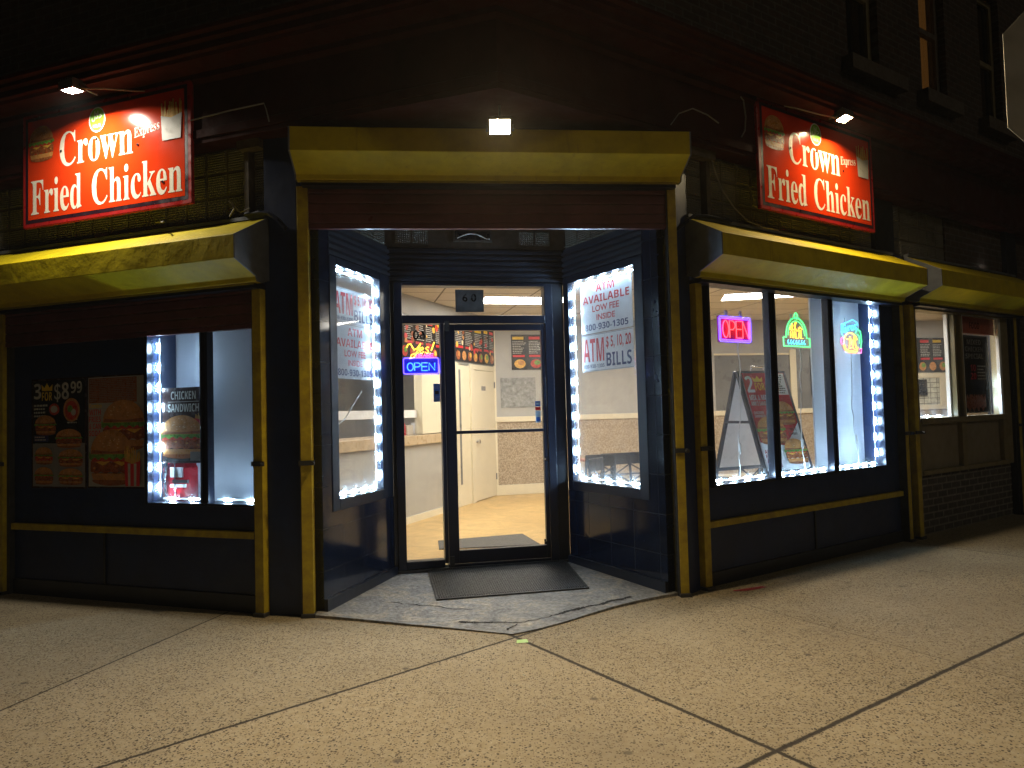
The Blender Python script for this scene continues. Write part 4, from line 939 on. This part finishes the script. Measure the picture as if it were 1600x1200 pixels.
t = thing('menu_poster', 'burger meal poster, right one of the pair on the left wall', 'poster', FL, (-1.797, .045, .915), 'food posters on the left wall')
MB().box(0, .625, 0, .004, 0, .925).build('sheet', POSTERB, t)
m = MB(); k = -.0012; m.rect(.012, .612, .012, .913, -.0006, 2); rs = random.Random(9)
m.rect(.02, .54, .70, .905, k-.0002, 5); lines(m, .03, .53, .71, .90, 13, k-.0008, 0, rs, .95, 5, .35)
for i, s_ in enumerate(('WITH', 'FRIES', '& CAN', 'SODA')): m.text(s_, 'bold', .02, .60-.058*i, .13, .048, k, 1)
m.text('Combo', 'bold', .02, .66, .14, .035, k, 3)
m.build('print', [GREYINK, REDINK, COUNTF, YELINK, POSTERD, BUND], t)
m = MB(); k = -.0022; burger(m, .40, .30, .46, .42, k); burger(m, .27, .02, .46, .46, k-.006); fries(m, .42, .02, .17, .33, k-.012, 0, 9, 8); m.build('food_picture', FOOD, t)
# chicken sandwich poster in the left window
t = thing('menu_poster', 'CHICKEN SANDWICH poster hanging in the lit left window', 'poster', FL, (-1.04, .09, 1.115))
MB().box(0, .43, 0, .004, 0, .60).build('sheet', POSTERB, t)
m = MB(); k = -.0012; m.text('CHICKEN', 'bold', .215, .505, .25, .065, k, 0, 'c').text('SANDWICH', 'bold', .215, .405, .31, .065, k, 0, 'c').rect(.06, .37, .485, .488, k, 0)
m.rect(.29, .41, .02, .09, -.012, 1).face([(.02, .015), (.40, .015), (.40, .035), (.25, .05), (.12, .03), (.02, .045)], k, 2); m.build('print', [WHITEINK, GREYINK, BLACKINK], t)
m = MB(); fries(m, .33, .28, .09, .12, -.0015, 0, 9); burger(m, .20, .035, .43, .345, -.004, 0, 3, False); m.build('food_picture', FOOD, t)
t = thing('candy_machine', 'red and chrome coin candy machine low in the left window', 'vending machine', FL, (-1.0, .27, .72))
m = MB(); m.cyl((0, 0, .0), .05, .05, n=20); m.build('stand', CHROME, t, smooth=True)
m = MB(); m.cyl((0, 0, .10), .155, .25, n=28); m.cyl((0, 0, .35), .155, .10, n=28, r2=.09); m.cyl((0, 0, .05), .10, .05, n=28, r2=.155); m.build('body', REDPL, t, smooth=True)
m = MB(); m.box(.02, .14, -.165, -.150, .28, .36).box(.02, .17, -.165, -.150, .20, .225); m.build('label', PAPER, t)
m = MB(); m.tube([(-.02, -.16, .42), (-.03, -.17, .25), (-.02, -.16, .08)], .012).tube([(.07, -.165, .45), (.07, -.17, .1)], .005).box(.05, .20, -.175, -.155, .235, .262).cyl((-.01, -.19, .04), .025, .05); m.build('coin_slide', CHROME, t)
# backing boards
tag(MB().box(-1.09, -.02, .62, .63, .70, 2.6).build('backing_board', BACKB, None, FL), 'grey lavender board closing off the back of the left window', 'board')
tag(MB().box(-.86, -.03, .26, .27, .72, 2.52).build('backing_board', BACKB, None, FL), 'plain grey lavender board behind the right pane of the left window', 'board')
tag(MB().box(-1.35, -.865, .31, .317, 1.15, 2.52).build('backing_board', BACKB, None, FL), 'pale board above the chicken sandwich poster', 'board')
tag(MB().box(1.88, 3.3, .24, .255, .72, 2.9).build('backing_board', BACKB, None, FR), 'grey lavender board behind the gyros neon sign', 'board')
for f, x0, x1, lb in ((FL, -1.09, -.03, 'white inside ledge at the foot of the left window'), (FR, .12, 2.75, 'white inside ledge at the foot of the neon window')):
    tag(MB().box(x0, x1, .165, .62 if f is FL else .95, .66, .70).build('window_ledge', WHITE, None, f), lb, 'ledge')
# dark poster at the far right
t = thing('menu_poster', 'tall black MIXED CHICKEN SPECIAL poster at the far right', 'poster', FR, (4.58, .09, 1.29))
MB().box(0, .74, 0, .005, 0, .93).build('sheet', POSTERD, t)
m = MB(); k = -.0012
for i, s_ in enumerate(('MIXED', 'CHICKEN', 'SPECIAL')): m.text(s_, 'bold', .38, .82-.085*i, .36 if i == 0 else .46, .06, k, 0, 'c')
m.text('10', 'bold', .26, .50, .14, .08, k, 1).text('20', 'bold', .26, .40, .14, .08, k, 1); lines(m, .44, .68, .39, .58, 5, k, 2, random.Random(3), .9)
m.rect(-.03, 0, -.02, .95, -.001, 3).rect(-.03, .77, .93, .945, -.0015, 3).rect(.74, .77, -.02, .93, -.001, 3); m.build('print', [GREYINK, REDINK, WHITEINK, PAPER], t)
m = MB(); m.face(wavy(.12, .62, .12, .16, .03), -.002, 3); m.face(wavy(.2, .5, .16, .1, .02), -.0026, 1); m.build('food_picture', FOOD, t)
t = thing('window_banner', 'orange red banner across the top of the far right window', 'banner', FR, (4.56, .08, 2.24))
MB().box(0, .93, 0, .004, 0, .20).build('sheet', ORANGEP, t); MB().text('FOOD', 'bold', .28, .06, .26, .08, -.001).build('lettering', FRIEZE, t)
# house number plate, reversed decal and stickers
t = thing('house_number_plate', 'dark house number 60 plate in the glass over the door', 'number plate', FD, (.594, .028, 2.38))
MB().box(0, .263, 0, .005, 0, .207).build('plate', paint('grey_number_plate', (.10, .105, .115), .4, var=.5, scale=9), t); MB().text('6 0', 'heavy', .13, .095, .13, .075, -.001, 0, 'c').build('numerals', BLACKINK, t)
tag(MB().text('60', 'heavy', 0, 0, .115, .085, 0, 0, 'l', 0, True).build('number_decal', BLACKINK, None, FD, (.198, .036, 2.128)), 'black reversed house number decal on the narrow glass left of the door', 'decal')
t = thing('door_sticker', 'blue and white payment card stickers on the glass of the door', 'sticker', FD, (1.315, .008, 1.345))
MB().rect(0, .05, .15, .20, 0, 0).rect(0, .05, .115, .145, 0, 1).rect(0, .05, .0, .11, 0, 2).rect(.008, .042, .165, .185, -.0005, 2).rect(.008, .042, .012, .05, -.0005, 0).build('stickers', [BLUEST, REDINK, paint('pale_blue_sticker', (.45, .6, .75), .3)], t)
t = thing('door_sticker', 'purple blue sticker under the neon sign in the door sidelight', 'sticker', FD, (.375, .036, 1.56))
MB().rect(0, .06, 0, .165, 0, 0).rect(.012, .048, .07, .10, -.0005, 1).rect(.012, .048, .115, .15, -.0005, 2).rect(.008, .052, .01, .055, -.0005, 2).build('print', [BLUEST, BLACKINK, paint('mid_blue_print', (.1, .2, .55), .3)], t)

# ================================================================== A-BOARD IN THE WINDOW
t = thing('pavement_sign', 'black framed A-board with red sandwich offer poster inside the window', 'A-board', FR, (1.19, .62, .70), None, -10)
def lean(sgn, x0, x1, s0, s1, off, thick, mi=0, mb=None):   # board leaning from the ridge: s runs from the ridge (0) to the foot (1)
    H, D = 1.08, .36
    def q(x, s_, o): return (x, sgn*(D*s_)+sgn*o*.95, H*(1-s_)+o*.31)
    v = [q(x, s_, o) for o in (off, off+thick) for s_ in (s1, s0) for x in (x0, x1)]
    fs = [(0, 1, 3, 2), (4, 6, 7, 5), (0, 4, 5, 1), (2, 3, 7, 6), (0, 2, 6, 4), (1, 5, 7, 3)]
    if sgn < 0: fs = [f_[::-1] for f_ in fs]
    mb.add(v, fs, mi)
for sgn in (-1, 1):
    m = MB(); lean(sgn, 0, .035, 0, 1, 0, .025, 0, m); lean(sgn, .575, .61, 0, 1, 0, .025, 0, m); lean(sgn, .035, .575, .0, .03, 0, .025, 0, m); lean(sgn, .035, .575, .88, .91, 0, .025, 0, m)
    fo_ = m.build('frame', BLACKF, t)
    m = MB(); lean(sgn, .035, .575, .03, .88, .006, .008, 0, m); m.build('panel', PAPER, fo_)
MB().box(.0, .02, -.16, .16, .58, .605).build('crossbar', BLACKF, t)
MB().tube([(.20, 0, 1.08), (.20, 0, 1.13), (.36, 0, 1.13), (.36, 0, 1.08)], .008).build('handle', CHROME, t)
# printed face on the front board
pr = thing('x', 'x', 'x'); bpy.data.objects.remove(pr)
m = MB(); rs = random.Random(11); k = 0
m.rect(.04, .57, .14, 1.10, .0, 0).face([(.04, .14), (.57, .14), (.57, .58), (.35, .36), (.04, .40)], -.0006, 1)
m.text('2', 'bold', .06, .90, .09, .17, -.0012, 1).text('FOR', 'bold', .165, .92, .12, .08, -.0012, 2).text('$', 'bold', .33, .95, .06, .12, -.0012, 1)
m.face([(.165, 1.01), (.275, 1.01), (.285, 1.06), (.25, 1.035), (.22, 1.07), (.19, 1.035), (.155, 1.06)], -.0012, 2)
m.rect(.38, .565, .87, 1.095, -.0009, 1); lines(m, .39, .56, .88, 1.085, 9, -.0014, 3, rs, .9)
m.text('MIX & MATCH', 'bold', .06, .82, .30, .055, -.0012, 1).text('ANY 2 SANDWICHES', 'bold', .06, .765, .30, .042, -.0012, 1).text('CHICKEN', 'bold', .06, .68, .12, .028, -.0012, 1).text('SANDWICH', 'bold', .06, .645, .13, .028, -.0012, 1)
m.text('CHEESE', 'bold', .42, .50, .11, .03, -.0012, 3).text('BURGER', 'bold', .42, .46, .11, .03, -.0012, 3)
for i, s_ in enumerate(('ALWAYS', 'FRESH &', 'ALWAYS', 'DELICIOUS')): m.text(s_, 'bold', .06, .29-.045*i, .17, .036, -.0012, 0)
po = m.build('poster', [POSTERR, PAPER, YELINK, BLACKINK], t)
m = MB(); burger(m, .43, .56, .26, .24, -.0018); burger(m, .21, .37, .34, .28, -.008); burger(m, .43, .17, .28, .25, -.014); fo_ = m.build('food_picture', FOOD, po)
sh = Matrix.Identity(4); ang = math.atan2(.36, 1.08)
po.matrix_local = Matrix.Translation((0, -.36-.030, 0)) @ Matrix.Rotation(-ang, 4, 'X') @ Matrix.Translation((0, -.006, .02))

# ================================================================== SHOP INTERIOR
for i, (x, y, lb) in enumerate(((.20, 9.97, 'glowing ceiling light seen through the glass over the door'), (3.62, 10.08, 'glowing ceiling light seen above the neon signs'), (-2.6, 8.6, None), (.4, 7.9, None), (5.2, 8.9, None), (7.2, 12.0, None), (3.0, 8.0, None))):  # entries without a label are unseen lights added for brightness
    t = thing('ceiling_light', lb or 'unseen ceiling light added to brighten the shop', 'ceiling light', Matrix.Translation((x, y, CEIL_Z)) @ Matrix.Rotation(R_(-11 if i == 1 else 13), 4, 'Z'), (0, 0, 0), 'ceiling lights in the shop')
    MB().box(-.60, .60, -.29, .29, -.008, -.001).build('diffuser', CEILL, t)
    MB().box(-.615, .615, -.305, -.29, -.012, 0).box(-.615, .615, .29, .305, -.012, 0).box(-.615, -.60, -.29, .29, -.012, 0).box(.60, .615, -.29, .29, -.012, 0).build('frame', WHITE, t)
t = thing('service_counter', 'grey service counter with tan top behind the glass door', 'counter', FW, (0, 0, FLOOR_Z))
MB().box(-1.9, 1.075, -.02, .55, 0, .98).build('counter_front', COUNTF, t); MB().box(-1.95, 1.075, -.07, .60, .98, 1.10).build('counter_top', COUNTT, t, bevel=.006)
MB().box(-1.9, 1.075, -.04, -.02, .0, .085).build('baseboard', CREAM, t)
MB().box(-1.9, 1.075, .10, .13, 1.33, 1.43).build('glass_rail', WHITE, t); MB().box(-1.9, 1.075, .11, .118, 1.10, 1.33).build('screen', ACRYL, t)
for x, w_, h_, mm, lb in ((.15, .10, .20, PAPER, 'white leaflet on the counter, nearest the neon'), (.42, .16, .13, CREAM, 'cream box of sachets on the counter'), (.72, .2, .16, PAPER, 'white box on the far end of the counter'), (.33, .05, .17, REDPL, 'red bottle standing on the counter')):
    o = MB().box(x-w_/2, x+w_/2, .15, .25, 1.10, 1.10+h_) if mm is not REDPL else MB().cyl((x, .2, 1.10), .028, .12).cyl((x, .2, 1.22), .028, .05, r2=.008)
    tag(o.build('counter_item', mm, None, FW, (0, 0, FLOOR_Z), bevel=.004 if mm is not REDPL else 0), lb, 'counter item')
def menu_board(label, f, x, z, w, h, seed, y=-.02, busy=False):
    t = thing('menu_board', label, 'menu board', f, (x, y, z), 'lit menu boards on the shop walls'); rs = random.Random(seed)
    MB().box(0, w, 0, .02, 0, h).build('panel', POSTERD, t)
    m = MB(); k = -.001
    for c in range(max(2, int(w/.28))):
        cw = w/max(2, int(w/.28)); x0 = c*cw
        m.rect(x0+.02, x0+cw*.75, h*.86, h*.94, k, 0 if c % 2 else 2); lines(m, x0+.02, x0+cw-.03, h*.45, h*.83, 8, k, 1, rs, .85, 1, .4)
        m.rect(x0+.02, x0+cw*.8, h*.36, h*.42, k, 0)
    m.build('print', [REDINK, WHITEINK, YELINK], t)
    m = MB()
    for c in range(max(2, int(w/.2))):
        cx = (c+.5)*w/max(2, int(w/.2)); m.disc(cx, h*.17, w*.35/max(2, int(w/.2)), h*.13, k, rs.choice((3, 0, 6, 4)), 12).disc(cx+.02, h*.2, w*.2/max(2, int(w/.2)), h*.07, k-.001, rs.choice((0, 5, 2)), 10)
        for _ in range(3):
            bx, bz, br = cx+rs.uniform(-.08, .08), h*rs.uniform(.3, .85), rs.uniform(.02, .055)
            if busy: m.face([(bx+br*rs.uniform(.6, 1.2)*math.cos(a*.7), bz+br*rs.uniform(.6, 1.2)*math.sin(a*.7)) for a in range(9)], k-.0015-.0003*_, rs.choice((3, 4, 0, 5, 9, 1, 7)))
    m.build('food_picture', FOOD, t)
menu_board('crowded menu board above the counter, seen through the narrow sidelight', FW, -.3, 2.17, 1.45, .56, 1, -.02, True)
menu_board('crowded menu board with fried chicken above the cream inner door', FW, 1.5, 2.22, 1.05, .56, 2, -.02, True); menu_board('menu board at the dark end of the wall above the inner door', FW, 2.56, 2.22, .46, .58, 3, -.02, True)
menu_board('black menu board on the grey back wall right of the inner door', FK, .30, 2.15, .56, .59, 4); menu_board('wide black menu board seen through the far right window', FK, 8.05, 2.0, 1.15, .66, 6)
menu_board('small food picture board glimpsed behind the green neon sign', FK, 5.95, 1.62, .3, .7, 8, -.03)
# kitchen hatch seen through the far right window
tag(MB().box(8.12, 8.76, -.012, -.001, 1.372, 1.89).build('tiled_hatch', bricks('white_wall_tile', (.62, .62, .52), (.58, .58, .48), (.12, .11, .1), .15, .1, .006, .25, 0, .4), None, FK), 'white tiled kitchen hatch seen through the far right window', 'hatch')
tag(MB().box(8.12, 8.45, -.05, -.013, 1.56, 1.86).build('wall_monitor', BLACKINK, None, FK, bevel=.006), 'dark monitor on the white tiles of the far kitchen hatch', 'monitor')
# chairs and tables
def chair(label, x, y, rot):
    t = thing('cafe_chair', label, 'chair', Matrix.Translation((x, y, FLOOR_Z)), (0, 0, 0), 'black metal chairs in the dining area', rot)
    MB().box(-.20, .20, -.20, .20, .44, .465).build('seat', CHAIRM, t, bevel=.01)
    for sx in (-1, 1):
        MB().tube([(sx*.19, .19, 0), (sx*.19, .19, .45), (sx*.19, .22, .83)], .014).build('leg', CHAIRM, t); MB().tube([(sx*.19, -.18, 0), (sx*.19, -.18, .45)], .014).build('leg', CHAIRM, t)
    MB().box(-.19, .19, .205, .228, .70, .84).build('backrest', CHAIRM, t, bevel=.006)
    MB().tube([(-.19, .215, .70), (.19, .205, .48)], .009).tube([(.19, .215, .70), (-.19, .205, .48)], .009).tube([(-.19, .21, .58), (.19, .21, .58)], .009).build('cross_brace', CHAIRM, t)
    return t
chair('black cross-braced chair nearest the entrance, seen low in the right entrance window', .95, 8.75, 200); chair('black cross-braced chair turned sideways in the middle of the right entrance window', 1.30, 8.55, 20); chair('black cross-braced chair farthest right in the right entrance window', 1.72, 8.95, 185)
q = fp(FR, 2.05, 1.35); chair('black cross-braced chair right of the A-board behind the neon window', q.x, q.y, 215); q = fp(FR, 1.25, 1.5); chair('black cross-braced chair below the A-board behind the neon window', q.x, q.y, 30)
def table(label, x, y):
    t = thing('cafe_table', label, 'table', Matrix.Translation((x, y, FLOOR_Z)), (0, 0, 0), 'dark tables in the dining area', 15)
    MB().box(-.38, .38, -.33, .33, .72, .745).build('table_top', BUND, t, bevel=.006); MB().cyl((0, 0, .03), .035, .69).build('pedestal', CHAIRM, t); MB().cyl((0, 0, 0), .22, .03).build('base', CHAIRM, t)
table('dark table between chairs in the right entrance window', 1.25, 9.15)

q = fp(FR, 2.3, 2.6); table('dark table behind the gyros and halal neon signs', q.x, q.y)
q = fp(FR, 2.75, 2.2); chair('black cross-braced chair behind the dark table by the neon window', q.x, q.y, 120); q = fp(FR, .75, 1.9); chair('black cross-braced chair seen under the white side of the A-board', q.x, q.y, 60); q = fp(FR, 1.7, 2.3); chair('black cross-braced chair between the A-board and the back wall', q.x, q.y, 10)
tag(MB().box(.10, .70, -.012, -.001, 1.52, 2.02).build('wall_board', paint('scuffed_grey_board', (.30, .31, .31), .35, var=.5, scale=14, scuff=(.5, .5, .5)), None, FK), 'scuffed grey board on the back wall under the black menu board', 'board')
tag(MB().box(-.9, -.55, 1.95, 2.19, 1.2, 1.55).build('kitchen_machine', STEEL, None, FW, bevel=.01), 'steel machine in the kitchen behind the counter', 'machine')
tag(MB().box(-.2, .45, 2.0, 2.19, 1.72, 1.76).build('kitchen_shelf', WHITE, None, FW), 'white shelf on the kitchen wall behind the counter', 'shelf')

# ================================================================== MATS, SIGN, CABLES, LITTER
t = thing('door_mat', 'black ribbed rubber mat in front of the shop door', 'mat')
c = [(-.62, 5.56), (.57, 5.79), (.44, 6.90), (-.82, 6.62)]
def lift(x, y, h): return (x, y, apron_z(x, y)+h)
MB().add([lift(*p, .001) for p in c]+[lift(*p, .012) for p in c], [(4, 5, 6, 7), (0, 1, 5, 4), (1, 2, 6, 5), (2, 3, 7, 6), (3, 0, 4, 7)]).build('rubber_base', MATM, t)
m = MB(); A, B_, C_, D_ = [Vector(p) for p in c]
for i in range(64):
    u = .02+.96*i/63; p0 = A.lerp(B_, u); p1 = D_.lerp(C_, u); a = p0.lerp(p1, .03); b_ = p0.lerp(p1, .97); d = (B_-A).normalized()*.0045
    m.add([lift(*(a-d), .012), lift(*(a+d), .012), lift(*(b_+d), .012), lift(*(b_-d), .012), lift(*(a-d*.5), .018), lift(*(a+d*.5), .018), lift(*(b_+d*.5), .018), lift(*(b_-d*.5), .018)], [(4, 5, 6, 7), (0, 1, 5, 4), (1, 2, 6, 5), (2, 3, 7, 6), (3, 0, 4, 7)])
m.build('ribs', MATM, t)
t = thing('door_mat', 'grey carpet mat inside the shop behind the glass door', 'mat')
MB().prism([(-.78, 7.33), (.25, 7.43), (.07, 8.11), (-.84, 7.81)], FLOOR_Z, FLOOR_Z+.01).build('carpet', MATI, t)
# back of a stop sign near the camera
t = thing('stop_sign', 'plain grey back of an octagonal road sign at the right edge', 'road sign', Matrix.Translation((2.045, 2.335, 0)), (0, 0, 0), None, -3)
oc = [(.412*math.cos(R_(22.5+45*i)), 2.505+.412*math.sin(R_(22.5+45*i))) for i in range(8)]
MB().plate(oc, 0, .003).build('sign_plate', ALU, t, bevel=.001); MB().box(-.03, .03, -.03, -.001, 0, 3.0).build('post', STEEL, t)
MB().cyl((0, -.035, 2.62), .012, .006, 'y').cyl((0, -.035, 2.39), .012, .006, 'y').build('bolt', CHROME, t)
def cable(label, pts, r=.006, mat=CABLE): tag(MB().tube(pts, r, 0, 6).build('loose_cable', mat), label, 'cable')
def on(f, pl): return [tuple(fp(f, x, y, z)) for x, y, z in pl]
cable('thin grey cable sagging over the glass blocks beside the right red sign', on(FR, [(.18, -.0, 3.62), (.22, -.02, 3.42), (.30, -.03, 3.25), (.45, -.03, 3.12), (.62, -.03, 3.03), (.80, -.05, 2.995), (1.0, -.06, 2.99)]))
cable('thin cable drooping from the cornice beside the right sign edge', on(FR, [(.45, -.12, 4.06), (.50, -.125, 4.02), (.52, -.125, 3.88), (.50, -.125, 3.76), (.46, -.12, 3.70)]))
cable('short stiff wire end poking up at the left end of the entrance box', on(FE, [(-.75, -.15, 3.60), (-.45, -.2, 3.66), (-.22, -.22, 3.705), (-.205, -.22, 3.66), (-.19, -.2, 3.58)]), .005)
cable('curled wire end at the right end of the entrance box', on(FE, [(2.78, -.2, 3.60), (2.84, -.22, 3.68), (2.95, -.22, 3.72), (3.08, -.18, 3.69), (3.2, -.1, 3.66)]), .005)
cable('black cable draped over the end of the left shutter box', on(FL, [(-.10, -.03, 2.985), (.02, -.02, 2.99), (.10, -.01, 2.975), (.18, -.01, 2.92), (.24, .0, 2.85)]), .018, BLACKF)
cable('black cable draped over the end of the neon window shutter box', on(FR, [(-.30, -.01, 2.82), (-.18, -.02, 2.90), (-.06, -.03, 2.985), (.10, -.03, 3.005), (.40, -.03, 3.0)]), .014, BLACKF)
cable('white cable looping behind the window left of the door', on(FA, [(.30, .13, 1.27), (.40, .13, 1.30), (.47, .14, 1.38), (.58, .13, 1.43), (.70, .14, 1.52), (.86, .13, 1.66)]), .005, CABLEW)
cable('twisted wire stubs on top of the left shutter box', on(FL, [(-.22, -.06, 2.98), (-.16, -.08, 3.03), (-.20, -.09, 3.09), (-.12, -.06, 3.00), (-.05, -.04, 3.03)]), .006)
cable('thin rod sticking out over the left shutter box', on(FL, [(-1.0, .0, 3.04), (-.80, -.12, 2.99), (-.72, -.20, 2.96)]), .007)
tag(MB().add([lift(-.015, 4.575, -.002), (.06, 4.58, .004), (.052, 4.64, .006), (-.014, 4.635, .004)], [(0, 1, 2, 3)]).build('paper_card', PALEGREEN), 'small pale green card on the pavement at the tip of the apron', 'card')
struct(MB().poly([(1.68, 5.70, .004), (1.80, 5.70, .004), (1.98, 5.79, .004), (1.96, 5.83, .004), (1.84, 5.78, .004), (1.70, 5.73, .004)]).build('paint_mark', REDPAINT))
rs = random.Random(21)
m = MB()
for k in range(60):
    x, y = rs.uniform(-3.5, 3.5), rs.uniform(2.6, 5.2); s_ = rs.uniform(.003, .009); a = rs.uniform(0, 6)
    if y > 4.7-abs(x)*.2: continue
    m.add([(x+s_*math.cos(a+i*2.1), y+s_*math.sin(a+i*2.1), .0) for i in range(3)]+[(x, y, s_*.8)], [(0, 1, 3), (1, 2, 3), (2, 0, 3)])
o = m.build('litter', WHITEINK); o['kind'] = 'stuff'

# ================================================================== LAMP BLOOM (thin volume added to stand in for lens glow)
hm = bpy.data.materials.new('lamp_bloom'); hm.use_nodes = True; ht = hm.node_tree
for n_ in list(ht.nodes): ht.nodes.remove(n_)
hv = ht.nodes.new('ShaderNodeVolumePrincipled'); hv.inputs['Color'].default_value = (.9, .9, .9, 1); hv.inputs['Density'].default_value = .0008; hv.inputs['Anisotropy'].default_value = .2
ho = ht.nodes.new('ShaderNodeOutputMaterial'); ht.links.new(hv.outputs[0], ho.inputs['Volume'])
o = MB().box(-46, 46, -41, 61, -1.2, 9.3).build('bloom_haze', hm); o['kind'] = 'stuff'
cy.volume_bounces = 0
